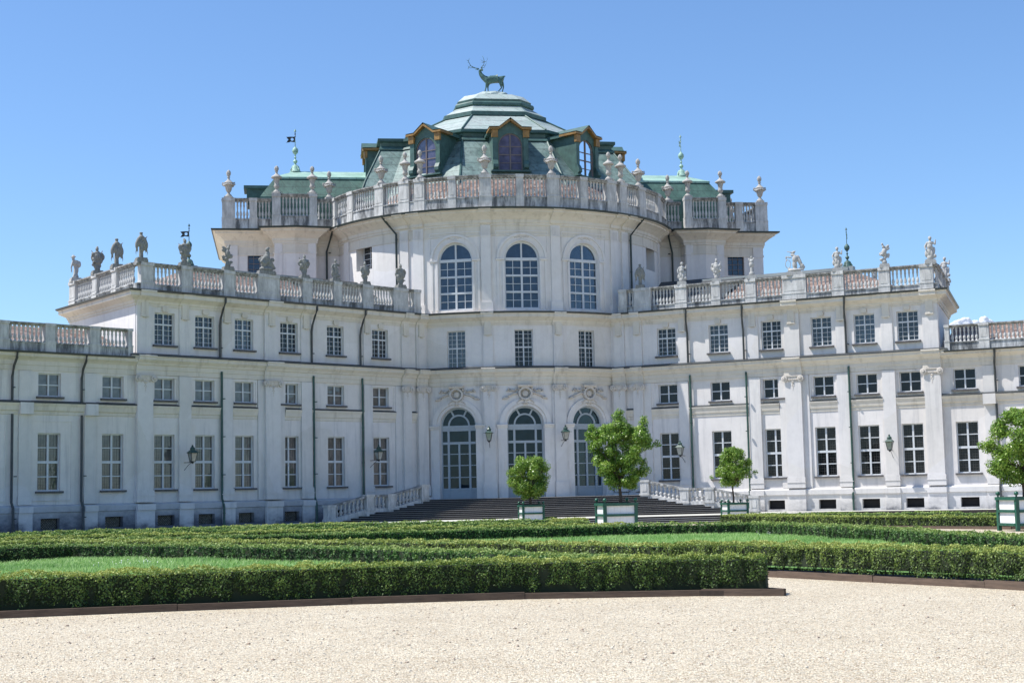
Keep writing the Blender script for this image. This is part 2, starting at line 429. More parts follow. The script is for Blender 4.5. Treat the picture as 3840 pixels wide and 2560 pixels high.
BX=18.6; BY=-3.0
TB=math.acos(3.0/RD); bxj=RD*sin(TB)
def bay(sg):
    pts=[(15.45,BY),(15.45,-4.05),(14.75,-4.15),(14.05,-4.32),(13.35,-4.15),(12.65,-4.05),(12.65,BY)]
    return [(sg*x,y) for x,y in pts]
up_path=[(-BX,9),(-BX,BY)]+bay(-1)+arcpts(RD,-TB,TB,44)+bay(1)[::-1]+[(BX,BY),(BX,9)]

WIN=[11.1,14.55,17.93,21.05,23.65,26.2]
GWIN=[29.3+3.6*i for i in range(9)]
# --- windows -------------------------------------------------------------
def window_proto(w,h,vbars,hbars,mat='frame',glassm='glass',arch=0,edge=.06,grille=False,sill=True,name='window',extra=None,panel=0):
    f=MB(); F=W0
    hw=w/2
    f.box(F,-hw,-hw+edge,-.04,.04,0,h); f.box(F,hw-edge,hw,-.04,.04,0,h)
    f.box(F,-hw+edge,hw-edge,-.04,.04,0,edge)
    if not arch: f.box(F,-hw+edge,hw-edge,-.04,.04,h-edge,h)
    for x,bw,z0,z1 in vbars: f.box(F,x-bw/2,x+bw/2,-.03,.03+bw*.3,z0,z1)
    for z,bw in hbars: f.box(F,-hw+edge,hw-edge,-.034,.034+bw*.3,z-bw/2,z+bw/2)
    if panel: f.box(F,-hw+edge,hw-edge,-.02,.03,edge,panel)
    if arch:
        f.ring(F,0,h,hw-edge*1.2,hw,-.04,.04,ez=arch/hw)
    if extra: extra(f,F)
    p=MB()
    if arch:
        K=20; pts=[(-hw*.99,0)]+[(-hw*.99*cos(PI*i/K),h+arch*.99*sin(PI*i/K)) for i in range(K+1)]+[(hw*.99,0)]
        p.face([(x,.02,z) for x,z in pts]); p.face([(x,.035,z) for x,z in reversed(pts)])
    else: p.box(F,-hw*.995,hw*.995,-.035,-.02,.004,h-.004)
    g=None
    if grille:
        g=MB()
        nx=int(w/.13); nz=int(h/.15)
        for i in range(1,nx): g.box(F,-hw+w*i/nx-.006,-hw+w*i/nx+.006,-.018,-.012,0,h)
        for i in range(1,nz): g.box(F,-hw,hw,-.0195,-.0185,h*i/nz-.007,h*i/nz+.007)
    s=None
    if sill:
        s=MB(); s.box(F,-hw-.12,hw+.12,-.05,.36,-.11,-.006)
    def me(mb,nm,mt):
        if mb is None: return None
        m=bpy.data.meshes.new(nm); m.from_pydata(mb.v,[],mb.f); m.materials.append(M[mt]); m.update(); return m
    return dict(frame=me(f,name,mat),pane=me(p,'pane',glassm),grille=me(g,'grille','grille'),sill=me(s,'sill','sill'),name=name)
def place_window(pr,fr,x,n,z,glassm=None,label=None):
    o=link(pr['name'],pr['frame'],palace,mat=fr.mat(x,n,z))
    if label: o['label']=label
    pm=pr['pane']
    if glassm:
        key=pm.name+glassm
        if key not in GV:
            c=pm.copy(); c.materials.clear(); c.materials.append(M[glassm]); GV[key]=c
        pm=GV[key]
    link('pane',pm,o)
    if pr['grille']: link('grille',pr['grille'],o)
    if pr['sill']: link('sill',pr['sill'],o)
    return o
GV={}; RW=random.Random(12)
WW=1.25
tall=window_proto(WW,2.93,[(0,.10,.06,2.87)],[(1.46,.13),(.73,.05),(2.2,.05)],grille=True)
mezz=window_proto(WW,1.19,[(0,.085,.05,1.14)],[(.6,.055)])
upper=window_proto(WW,1.75,[(0,.075,.05,1.7),(-.33,.02,.05,1.7),(.33,.02,.05,1.7)],[(1.12,.085),(1.43,.02),(.28,.02),(.55,.02),(.82,.02)])
centr=window_proto(1.18,2.32,[(0,.08,.05,2.27),(-.31,.02,.05,2.27),(.31,.02,.05,2.27)],[(1.22,.085)]+[(.05+.285*i,.02) for i in (1,2,3)]+[(1.22+.275*i,.02) for i in (1,2,3)],sill=False)
def greatx(f,F):
    f.box(F,-.05,.05,-.03,.05,3.2,4.3)
great=window_proto(2.24,3.2,[(0,.12,.05,3.15),(-.56,.035,.05,3.1),(.56,.035,.05,3.1)],[(3.16,.18),(2.12,.12),(1.08,.12),(.56,.03),(1.6,.03),(2.63,.03)],arch=1.1,edge=.10,glassm='glass_great',extra=greatx,sill=False)
def doorx(f,F):
    f.ring(F,0,4.53,.60,.70,-.03,.06)
    for a in (R(62),R(118)):
        k=8
        P=lambda r,da,n:(-(r*cos(a)+da*sin(a)),-n,4.53+r*sin(a)-da*cos(a))
        f.add([P(.68,-.05,.05),P(1.12,-.05,.05),P(1.12,.05,.05),P(.68,.05,.05),P(.68,-.05,-.03),P(1.12,-.05,-.03),P(1.12,.05,-.03),P(.68,.05,-.03)],[(0,1,2,3),(0,1,5,4),(2,3,7,6),(4,5,6,7)])
    f.box(F,-1.1,1.1,-.035,.05,4.2,4.5)
door=window_proto(2.34,4.53,[(-.68,.13,.06,4.3),(.68,.13,.06,4.3),(0,.11,.6,3.5)],[(4.46,.16),(3.45,.15),(2.77,.05),(2.06,.05),(1.32,.05),(.60,.09)],mat='frame_door',arch=1.15,edge=.10,glassm='glass_door',extra=doorx,sill=False,name='glazed_door',panel=.58)
small=window_proto(1.5,1.62,[(0,.03,.05,1.5)],[(.4,.03),(.78,.03),(1.15,.03)])
sidew=window_proto(1.2,1.55,[(-.2,.03,.05,1.5),(.2,.03,.05,1.5)],[(.4,.03),(.78,.03),(1.15,.03)],mat='frame_wood',sill=False)
cellar=window_proto(1.05,.55,[],[],mat='grille',glassm='hole',edge=.03,sill=False,name='cellar_window')
# diamond lattice for the cellar openings
lat=MB()
for k in range(-6,10):
    for sg in (1,-1):
        x0=-.52+k*.13; 
        a=[x0,0.0]; b=[x0+sg*.55,.55]
        t0,t1=0.0,1.0
        for lim,s_ in ((-.52,1),(.52,-1)):
            fa=(a[0]-lim)*s_; fb=(b[0]-lim)*s_
            if fa<0 and fb<0: t1=-1
            elif fa<0: t0=max(t0,fa/(fa-fb))
            elif fb<0: t1=min(t1,fa/(fa-fb))
        if t1>t0+.05:
            A=(a[0]+(b[0]-a[0])*t0,-.05-.012*sg,.55*t0); B=(a[0]+(b[0]-a[0])*t1,-.05-.012*sg,.55*t1)
            lat.tube([A,B],.009,4)
mlat=bpy.data.meshes.new('grille'); mlat.from_pydata(lat.v,[],lat.f); mlat.materials.append(M['iron'])
# --- walls ---------------------------------------------------------------
HW=WW/2
for sd in (-1,1):
    F=FR[sd]; side='left' if sd<0 else 'right'
    hl=[]
    for c in WIN+GWIN:
        x=sd*c
        hl+=[(x-HW,x+HW,2.43,5.36),(x-HW,x+HW,7.22,8.41)]
    for c in WIN[1:]+GWIN:
        if not (sd>0 and c<16): 
            pass
        hl.append((sd*c-.52,sd*c+.52,.50,1.05,None,.35))
    b=MB(); a0,a1=rng(sd,SJ,GAL)
    # one continuous lower wall; cellar holes stay below the plinth band and pierce the plinth too
    b.wall(F,*rng(sd,SJ,GAL),1.72,9.2,[h for h in hl if h[3]>2],.26)
    b.build('wall','plaster',palace)
    b=MB()
    PF=F
    pl=Frame((F.o[0]+.18*sin(F.a),F.o[1]-.18*cos(F.a)),F.a)
    b.wall(pl,*rng(sd,SJ-.1,GAL),.30,1.34,[h for h in hl if h[3]<2],.42)
    b.prof(F,*rng(sd,SJ-.1,GAL),[(.18,1.34),(.26,1.37),(.26,1.64),(.2,1.70),(-.02,1.74)],caps=False)
    o=b.build('plinth','plinth_left' if sd<0 else 'plinth_right',palace)
    b=MB()
    hu=[(sd*c-HW,sd*c+HW,10.21,11.96) for c in WIN]
    b.wall(F,*rng(sd,SJ,S_END),9.2,12.9,hu,.26)
    # end wall and back wall of the upper storey
    e=FR[sd]
    for (sa,na),(sb,nb) in (((S_END,0),(S_END+SK,-DEP)),((S_END+SK,-DEP),(10,-DEP))):
        p=wp(sd,sa,na); q=wp(sd,sb,nb)
        b.face([(p[0],p[1],.3),(q[0],q[1],.3),(q[0],q[1],12.9),(p[0],p[1],12.9)])
    b.build('wall','plaster_up',palace)
    # gallery end and back
    b=MB()
    for (sa,na),(sb,nb) in (((GAL,0),(GAL,-8)),((GAL,-8),(S_END,-8))):
        p=wp(sd,sa,na); q=wp(sd,sb,nb)
        b.face([(p[0],p[1],.3),(q[0],q[1],.3),(q[0],q[1],9.2),(p[0],p[1],9.2)])
    b.build('wall','plaster',palace)
    for i,c in enumerate(WIN):
        x=sd*c
        place_window(tall,F,x,-.2,2.43,'glass_left' if sd<0 else 'glass_dark')
        place_window(mezz,F,x,-.2,7.22,'glass_left' if sd<0 else 'glass_dark')
        place_window(upper,F,x,-.2,10.21,RW.choice(('glass','glass_b','glass_c','glass')))
    for c in GWIN:
        place_window(tall,F,sd*c,-.2,2.43,'glass_left' if sd<0 else 'glass_dark')
        place_window(mezz,F,sd*c,-.2,7.22,'glass_left' if sd<0 else 'glass_dark')
    for c in WIN[1:]+GWIN:
        lt=sd<0 and c!=WIN[1]
        o=place_window(cellar,F,sd*c,-.16,.50,'cellar_pane' if lt else None)
        if lt: link('lattice',mlat,o)
# drum: ground floor (doors), first floor, great windows
bays=[-21.3,0,21.3]
hg=[]
for t in bays:
    x=R(t)*RD; hg+=[(x-1.17,x+1.17,1.54,7.22,6.07,.45),(x-.59,x+.59,9.68,12.0,None,.3),(x-1.12,x+1.12,13.32,17.62,16.52,.4)]
b=MB(); xj=TJ*RD
b.wall(DR,-xj,xj,.3,9.2,[h for h in hg if h[2]<5],.45); b.build('wall','plaster',palace)
b=MB()
b.wall(DR,-xj,xj,9.2,13.0,[h for h in hg if 9<h[2]<12],.3)
xb=TB*RD
hs=[(R(t)*RD-.86,R(t)*RD+.86,16.5,18.2,None,.62) for t in (-57.0,57.0)]
b.wall(DR,-xb,xb,13.0,19.5,[h for h in hg if h[2]>13]+hs,.4); b.build('wall','plaster_up',palace)
for t in bays:
    x=R(t)*RD
    place_window(door,DR,x,-.38,1.54)
    place_window(centr,DR,x,-.24,9.68,RW.choice(('glass_b','glass_c')))
    place_window(great,DR,x,-.32,13.32)
for t in (-57.0,57.0): place_window(small,DR,R(t)*RD,-.58,16.52)
# side blocks behind the drum
b=MB()
for sg in (-1,1):
    fw=Frame((0,BY),0)
    b.wall(fw,*rng(sg,15.45,BX),9,19.5,[(sg*16.6-.6,sg*16.6+.6,16.65,18.2)],.25)
    place_window(sidew,fw,sg*16.6,-.2,16.65,'glass_great')
    by=bay(sg); by=by if sg>0 else by
    pts=[(sg*bxj,BY)]+by[::-1]
    for p,q in zip(pts,pts[1:]): b.face([(p[0],p[1],9),(q[0],q[1],9),(q[0],q[1],19.5),(p[0],p[1],19.5)])
    b.face([(sg*BX,BY,9),(sg*BX,9,9),(sg*BX,9,19.5),(sg*BX,BY,19.5)])
b.face([(-BX,9,9),(BX,9,9),(BX,9,19.5),(-BX,9,19.5)])
b.build('wall','plaster_up',palace)
# --- mouldings -----------------------------------------------------------
P_low=[(0,6.28),(.05,6.30),(.05,6.45),(.12,6.50),(.16,6.70),(.24,6.84),(.24,6.89),(-.02,6.96)]
P_s1=[(0,8.55),(.09,8.55),(.09,8.80),(.13,8.82),(.13,9.05),(.20,9.08),(.24,9.18),(.38,9.30),(.42,9.34),(.42,9.46),(.48,9.50),(.48,9.56),(.0,9.68)]
P_c2=[(0,12.28),(.06,12.28),(.06,12.40),(.11,12.43),(.14,12.55),(.28,12.64),(.42,12.72),(.50,12.76),(.50,12.94),(.56,12.97),(.56,13.06),(-.6,13.14)]
P_gal=[(0,8.52),(.06,8.52),(.06,8.78),(.10,8.80),(.10,9.0),(.2,9.10),(.34,9.18),(.40,9.22),(.40,9.33),(.45,9.36),(.45,9.42),(-.6,9.5)]
P_top=[(0,17.95),(.05,17.95),(.05,18.05),(0.01,18.06),(0.01,18.58),(.07,18.60),(.07,18.74),(.12,18.76),(.12,18.95),(.2,19.02),(.36,19.16),(.58,19.30),(.70,19.36),(.70,19.46),(.86,19.50),(.88,19.60),(-.5,19.74)]
def br(pr,e): 
    z0,z1=pr[0][1],pr[-1][1]; return [(-.05,pr[0][1]-.004)]+[(n+e,z+(.006 if i>len(pr)//2 else -.004)) for i,(n,z) in enumerate(pr[1:-1])]+[(-.05,pr[-1][1]+.01)]
b=MB(); b.sweep(mid_path,P_s1); b.build('string_course','trim',palace)
b=MB(); b.sweep(top_path,P_c2); b.build('cornice','trim',palace)
b=MB(); b.sweep(up_path,P_top); b.build('cornice','trim',palace)
for sd in (-1,1):
    b=MB(); b.prof(FR[sd],*rng(sd,S_END+.004,GAL),P_gal); b.build('cornice','trim',palace)
    b=MB(); b.prof(FR[sd],*rng(sd,S_END+.004,GAL),P_low); b.build('string_course','trim',palace)
# lead-dark weathering strip on the ledges (metal flashing)
b=MB()
b.sweep(mid_path,[(.495,9.53),(.495,9.60),(.02,9.72),(0,9.72)]); b.build('flashing','slate_dark',palace)
for sd in (-1,1):
    b=MB(); b.prof(FR[sd],*rng(sd,S_END+.01,GAL),[(.25,6.86),(.25,6.92),(.01,7.0)],caps=False); b.build('flashing','slate_dark',palace)
b=MB()
def gutter(path,n,z): b.sweep(path,[(n-.02,z-.1),(n+.07,z-.08),(n+.1,z+.02),(n+.02,z+.03),(n-.1,z+.02)])
gutter(top_path,.55,13.08); b.build('gutter','pipe',palace)
b=MB(); gutter(up_path,.88,19.62); b.build('gutter','dark_copper',palace)
for sd in (-1,1):
    b=MB(); b.prof(FR[sd],*rng(sd,S_END+.3,GAL),[(.44,9.36),(.53,9.38),(.55,9.46),(.4,9.46)],caps=False); b.build('gutter','pipe',palace)
# low string pieces between the lower pilasters of the wings
PIL=[(28.0,27.05,'g'),(25.35,24.6,'l'),(22.6,21.9,'l'),(19.75,18.75,'g'),(17.15,16.4,'l'),(12.5,11.85,'l'),(9.5,8.85,'g'),(8.3,7.5,'g')]
gaps=[(27.05,25.35),(24.6,22.6),(21.9,20.2),(18.3,17.15),(16.4,12.5),(11.85,10.0),(8.85,8.3)]
for sd in (-1,1):
    for a,c in gaps:
        b=MB(); b.prof(FR[sd],*rng(sd,c+.0,a-.0),[(n*.75,z) for n,z in P_low]); o=b.build('string_course','trim',palace)
        b=MB(); b.prof(FR[sd],*rng(sd,c+.02,a-.02),[(.175,6.875),(.19,6.91),(.0,7.0)],caps=False); b.build('flashing','slate_dark',o)
# --- pilasters -----------------------------------------------------------
def volutes(b,F,x,w,n,z):
    b.box(F,x-w/2-.06,x+w/2+.06,n-.02,n+.10,z+.20,z+.27)
    b.box(F,x-w/2,x+w/2,n-.02,n+.06,z,z+.2)
    for sg in (-1,1):
        cx=x+sg*(w/2-.0)
        K=12
        for r0,r1,dn in ((.0,.08,.20),(.10,.19,.15)):
            q=[2*PI*i/K for i in range(K+1)]
            for a_,c_ in zip(q,q[1:]):
                P=lambda r,t,nn: F.p(cx+r*cos(t),nn,z+.08+r*sin(t))
                b.face([P(r0,a_,n+dn),P(r0,c_,n+dn),P(r1,c_,n+dn-.02),P(r1,a_,n+dn-.02)])
                b.face([P(r1,a_,n),P(r1,c_,n),P(r1,c_,n+dn-.02),P(r1,a_,n+dn-.02)])
    # pendant garland
    rs=random.Random(int(abs(x)*100))
    for dx,dz,r in ((0,-.12,.09),(-.2,-.02,.07),(.2,-.02,.07),(-.14,-.08,.05),(.14,-.08,.05),(-.26,-.1,.045),(.26,-.1,.045),(0,-.24,.05),(-.05,-.33,.04),(.05,-.34,.04),(0,-.43,.04),(0,-.53,.03),(0,-.62,.025)):
        s_=4; vs=[];
        c=F.p(x+dx,n,z+dz)
        for i in range(6):
            a_=PI*i/3; q=F.p(x+dx+1.25*r*cos(a_),n+.005,z+dz+r*sin(a_)); vs.append(q)
        tip=F.p(x+dx,n+r*.8,z+dz)
        for i in range(6): b.face([vs[i],vs[(i+1)%6],tip])
def bracket(b,F,x,w,n,z):
    b.box(F,x-w/2,x+w/2,-.01,n,z-.68,z); b.box(F,x-w/2-.03,x+w/2+.03,-.01,n+.03,z-.78,z-.68)
    for k in (-.16,.0,.16): b.box(F,x+k*w-.02,x+k*w+.02,-.01,n+.01,z-.84,z-.782)
for sd in (-1,1):
    F=FR[sd]
    for a,c,kind in PIL:
        x0,x1=rng(sd,c,a); xc=(x0+x1)/2; w=x1-x0
        g=kind=='g'; n=.27 if g else .13
        b=MB()
        b.box(F,x0,x1,-.02,n,2.38,8.53)
        b.box(F,x0-.05,x1+.05,-.02,n+.06,2.30,2.40); b.box(F,x0-.05,x1+.05,-.02,n+.08,1.76,2.30); b.box(F,x0-.08,x1+.08,-.02,n+.11,2.08,2.12)
        b.box(F,x0-.06,x1+.06,.0,.18+n*.7,.30,1.345); b.box(F,x0-.07,x1+.07,.0,.265+n*.7,1.35,1.655)
        if g and a>18 and a<21:   # flanking half-pilasters beside the giant one
            for u0,u1 in ((x0-.42,x0),(x1,x1+.42)): b.box(F,u0,u1,-.02,.09,1.75,8.53)
        if 8.9<a<9.6: b.box(F,x1 if sd>0 else x0-.5,(x1+.5) if sd>0 else x0,-.02,.09,1.75,8.53)
        o=b.build('pilaster','pil',palace)
        if g:
            q=MB(); volutes(q,F,xc,w,n,8.26); q.build('capital','relief',o)
            q=MB(); q.prof(F,x0-.05,x1+.05,br(P_s1,.13)); q.build('entablature_break','trim',o)
        b=MB(); m=.0 if not g else .06
        b.box(F,x0+.03,x1-.03,-.02,.07+m,9.62,12.30)
        o2=b.build('pilaster','pil',palace)
        q=MB(); bracket(q,F,xc,.42,.16+m,12.45); q.build('bracket','trim',o2)
        q=MB(); q.prof(F,x0-.0,x1+.0,br(P_c2,.09 if g else .04)); q.build('entablature_break','trim',o2)
    for c in WIN:
        q=MB(); q.box(F,sd*c-.17,sd*c+.17,-.01,.12,12.02,12.28); q.box(F,sd*c-.2,sd*c+.2,-.01,.14,12.08,12.2)
        for k in (-.1,0,.1): q.box(F,sd*c+k-.02,sd*c+k+.02,.1,.15,11.985,12.02)
        q.build('keystone','trim',palace)
    # raised panel frames around the mezzanine windows and the gallery bays
    for a,c in ((27.05,25.35),(24.6,22.6),(21.9,20.2),(18.8-.45,17.15),(11.85,10.0)):
        q=MB(); x0,x1=rng(sd,c,a); q.box(F,x0,x0+.10,-.01,.04,6.95,8.53); q.box(F,x1-.10,x1,-.01,.04,6.95,8.53); q.box(F,x0+.1,x1-.1,-.01,.04,8.40,8.53)
        q.build('panel_frame','plaster',palace)
    # gallery pilasters and sunk panels
    for i in range(9):
        c=30.65+3.6*i; x0,x1=rng(sd,c-.33,c+.33)
        b=MB(); b.box(F,x0,x1,-.02,.08,2.15,6.29); b.box(F,x0-.03,x1+.03,-.02,.14,1.75,2.15); b.box(F,x0-.04,x1+.04,.0,.24,.30,1.345); b.box(F,x0-.05,x1+.05,.0,.32,1.35,1.655); b.box(F,x0,x1,-.02,.06,6.97,8.5)
        b.box(F,x0-.02,x1+.02,-.02,.24+.06,6.295,6.885)
        b.build('pilaster','pil',palace)
    for i,c in enumerate(GWIN[1:]):
        q=MB(); x0,x1=rng(sd,c-1.25,c+1.25)
        q.box(F,x0,x0+.05,-.01,.035,1.95,6.0); q.box(F,x1-.05,x1,-.01,.035,1.95,6.0); q.box(F,x0+.05,x1-.05,-.01,.035,5.95,6.0); q.box(F,x0+.05,x1-.05,-.01,.06,1.95,2.0)
        q.build('panel_frame','plaster',palace)
# drum pilasters
for t,w in ((-33.6,.72),(-11.2,.72),(11.0,.72),(33.6,.72)):
    x=R(t)*RD; x0,x1=x-w/2,x+w/2
    b=MB(); b.box(DR,x0,x1,-.02,.2,2.45,8.53); b.box(DR,x0-.12,x0,-.02,.09,1.6,8.53); b.box(DR,x1,x1+.12,-.02,.09,1.6,8.53)
    b.box(DR,x0-.06,x1+.06,-.02,.28,2.38,2.46); b.box(DR,x0-.06,x1+.06,-.02,.3,1.2,2.38)
    o=b.build('pilaster','pil',palace)
    q=MB(); volutes(q,DR,x,w,.2,8.26); q.build('capital','relief',o)
    q=MB(); q.prof(DR,x0-.06,x1+.06,br(P_s1,.13)); q.build('entablature_break','trim',o)
    b=MB(); b.box(DR,x0+.05,x1-.05,-.02,.1,9.64,12.3); o=b.build('pilaster','pil',palace)
    q=MB(); bracket(q,DR,x,.42,.2,12.45); q.build('bracket','trim',o)
    q=MB(); q.prof(DR,x0-.02,x1+.02,br(P_c2,.08)); q.build('entablature_break','trim',o)
for t,w in ((-38.6,.62),(-33.4,.72),(-11.3,.62),(10.9,.62),(33.6,.72),(38.6,.62),(-67.5,.7),(67.5,.7)):
    x=R(t)*RD; x0,x1=x-w/2,x+w/2
    b=MB(); b.box(DR,x0,x1,-.02,.1,13.75,18.6); b.box(DR,x0-.09,x1+.09,-.02,.19,13.15,13.75)
    if abs(t)<60:
        b.box(DR,x0-.02,x1+.02,-.02,.13,17.9,17.96)
        for k in range(6): b.box(DR,x0+.05+k*.1,x0+.09+k*.1,.09,.13,17.98,18.5)
    o=b.build('pilaster','plaster_up',palace)
    q=MB(); q.prof(DR,x0-.04,x1+.04,br(P_top[5:],.08)); q.build('entablature_break','trim',o)
for sg in (-1,1):
    for x,y,w in ((12.95,-4.06,.5),(15.15,-4.06,.5),(18.2,BY,.7)):
        fw=Frame((sg*x,y),0)
        b=MB(); b.box(fw,-w/2,w/2,-.03,.1,9,17.9); b.box(fw,-w/2-.02,w/2+.02,-.03,.14,17.9,17.96); b.box(fw,-w/2,w/2,-.03,.1,17.96,18.6)
        b.build('pilaster','plaster_up',palace)
# arches: archivolts, imposts, reliefs, frames round the great windows
for t in bays:
    q=MB(); r_=MB(); k_=MB()
    x=R(t)*RD
    q.ring(DR,x,6.07,1.17,1.34,-.02,.05,ez=1.15/1.17); q.ring(DR,x,6.07,1.342,1.62,-.02,.12); 
    for sg in (-1,1):
        a,c=sorted((x+sg*1.17,x+sg*1.75)); q.box(DR,a,c,-.02,.12,1.54,5.86)
        q.prof(DR,a-.03,c+.03,[(-.02,5.84),(.16,5.86),(.2,5.95),(.26,6.02),(.26,6.08),(-.02,6.12)])
        q.box(DR,(a+c)/2-.11,(a+c)/2+.11,.11,.15,3.2,3.75)
    # cartouche: moulded head, oval shield, scrolls and palm sprays
    r_.prof(DR,x-.46,x+.46,[(-.02,8.34),(.26,8.36),(.34,8.45),(.34,8.52),(-.02,8.54)])
    r_.ring(DR,x,7.98,.32,.44,-.02,.26,0,2*PI,20,ez=.95)
    def lump(mb,dx,dz,rx,rz,h,rot=0,K=8):
        pts=[]
        for i in range(K):
            a_=2*PI*i/K; u,v_=rx*cos(a_),rz*sin(a_); pts.append(DR.p(x+dx+u*cos(rot)-v_*sin(rot),.01,dz+u*sin(rot)+v_*cos(rot)))
        mid=[]
        for i in range(K):
            a_=2*PI*i/K; u,v_=.6*rx*cos(a_),.6*rz*sin(a_); mid.append(DR.p(x+dx+u*cos(rot)-v_*sin(rot),h*.85,dz+u*sin(rot)+v_*cos(rot)))
        tip=DR.p(x+dx,h,dz)
        for i in range(K):
            j=(i+1)%K; mb.face([pts[i],pts[j],mid[j],mid[i]]); mb.face([mid[i],mid[j],tip])
    lump(r_,0,7.98,.29,.28,.16)
    for sg in (-1,1):
        lump(r_,sg*.40,8.28,.09,.09,.26)
        rr=random.Random(5)
        for i in range(9): lump(r_,sg*(.56+.095*i),8.00-.040*i+rr.uniform(-.05,.05),.16,.06,.17,sg*(.25-.12*i))
        for i in range(7): lump(r_,sg*(.60+.085*i),8.22+rr.uniform(-.08,.06),.09,.06,.17,rr.uniform(-1,1))
        for i in range(6): lump(k_,sg*(.14+.075*i),7.56+.03*i-.012*i*i,.09,.06,.2,rr.uniform(-1,1))
        lump(k_,sg*.10,7.38,.05,.13,.2,sg*.3)
    lump(k_,0,7.5,.14,.26,.22)
    q.build('arch_surround','plaster_up',palace); q=MB()
    # spandrel frame lines and great window surrounds
    q.ring(DR,x,16.52,1.125,1.20,-.02,.05,ez=1.1/1.12); q.ring(DR,x,16.52,1.202,1.46,-.02,.02); q.ring(DR,x,16.52,1.462,1.60,-.02,.09)
    for sg in (-1,1):
        a,c=sorted((x+sg*1.125,x+sg*1.26)); q.box(DR,a,c,-.02,.06,13.32,16.36)
        a,c=sorted((x+sg*1.46,x+sg*1.60)); q.box(DR,a,c,-.02,.05,13.3,16.4)
        q.prof(DR,*sorted((x+sg*1.126,x+sg*1.66)),[(-.02,16.38),(.1,16.4),(.12,16.5),(-.02,16.54)])
        a,c=sorted((x+sg*1.62,x+sg*1.68)); q.box(DR,a,c,-.02,.04,16.9,18.25)
    q.box(DR,x-1.62,x+1.62,-.02,.04,18.2,18.26)
    for sg in (-1,1): q.box(DR,*sorted((x+sg*1.62,x+sg*.8)),-.02,.05,17.98,18.02)
    for i in range(12): lump(k_,-.45+.08*i,17.86+random.uniform(-.06,.06),.06,.04,.05,random.uniform(-1,1))
    q.build('arch_surround','plaster_up',palace)
    r_.build('cartouche_relief','relief',palace)
    k_.build('keystone_relief','relief',palace)
# --- balustrades ---------------------------------------------------------
BAL=MB()
bprof=[(r_*1.12,z_) for r_,z_ in [(.075,0),(.075,.07),(.045,.10),(.060,.16),(.082,.25),(.070,.34),(.038,.44),(.036,.50),(.05,.53),(.036,.56),(.055,.66),(.062,.72),(.045,.80),(.07,.86),(.07,.93)]]
def bal_mesh(h):
    m=MB(); k=h/.93; m.lathe([(r,z*k) for r,z in bprof],8)
    me=bpy.data.meshes.new('baluster'); me.from_pydata(m.v,[],m.f); me.materials.append(M['balus'])
    me.polygons.foreach_set('use_smooth',[True]*len(me.polygons)); me.update(); return me
BM={}
BALS=[]   # (parent balustrade, world-ish position local, z, height)
def balustrade(fr,peds,zb,zp,zr0,zr1,nc,x0,x1,wide=.36,name='balustrade',label=None,mat='plinthstone'):
    """peds: list of (xa,xb); zb base, zp top of plinth, zr0-zr1 rail"""
    b=MB(); b.m=0
    b.box(fr,x0,x1,nc-wide/2,nc+wide/2,zb,zp-.06); b.box(fr,x0-.004,x1+.004,nc-wide/2-.05,nc+wide/2+.05,zp-.06,zp)
    o=b.build(name,mat,palace)
    if label: o['label']=label
    b=MB(); b.prof(fr,x0,x1,[(nc-wide/2+.05,zr0),(nc+wide/2-.05,zr0),(nc+wide/2-.03,zr0+.08),(nc+wide/2+.06,zr1-.07),(nc+wide/2+.06,zr1),(nc-wide/2-.06,zr1),(nc-wide/2-.06,zr1-.07),(nc-wide/2+.05,zr0)])
    b.build('rail','rail',o)
    for xa,xb in peds:
        p=MB(); p.box(fr,xa,xb,nc-wide/2+.02,nc+wide/2+.03,zp+.003,zr0-.004)
        p.box(fr,xa-.03,xb+.03,nc-wide/2-.03,nc+wide/2+.08,zp+.003,zp+.09)
        p.box(fr,xa-.02,xb+.02,nc-wide/2-.07,nc+wide/2+.09,zr0-.004,zr1+.012)
        p.box(fr,xa-.02,xb+.02,nc-wide/2-.03,nc+wide/2+.06,zb,zp+.003)
        if xb-xa>.4: p.box(fr,xa+.1,xb-.1,nc,nc+wide/2+.045,zp+.2,zr0-.12)
        p.build('pedestal','balus',o)
    edges=sorted([x0,x1]+[e for pd in peds for e in pd])
    ps=sorted(peds)
    cur=x0; gapsl=[]
    for xa,xb in ps:
        if xa-cur>.3: gapsl.append((cur,xa))
        cur=max(cur,xb)
    if x1-cur>.3: gapsl.append((cur,x1))
    for a,c in gapsl:
        k=max(1,int(round((c-a-.10)/.235)))
        for i in range(k):
            x=a+.05+(c-a-.1)*(i+.5)/k; q=fr.p(x,nc,zp)
            BALS.append((o,q,zr0-zp))
    return o
PED=[(27.1,27.85),(24.7,25.35),(21.9,22.6),(18.85,20.3),(16.5,17.15),(14.3,14.85),(11.9,12.65),(9.1,10.25),(8.05,8.6)]
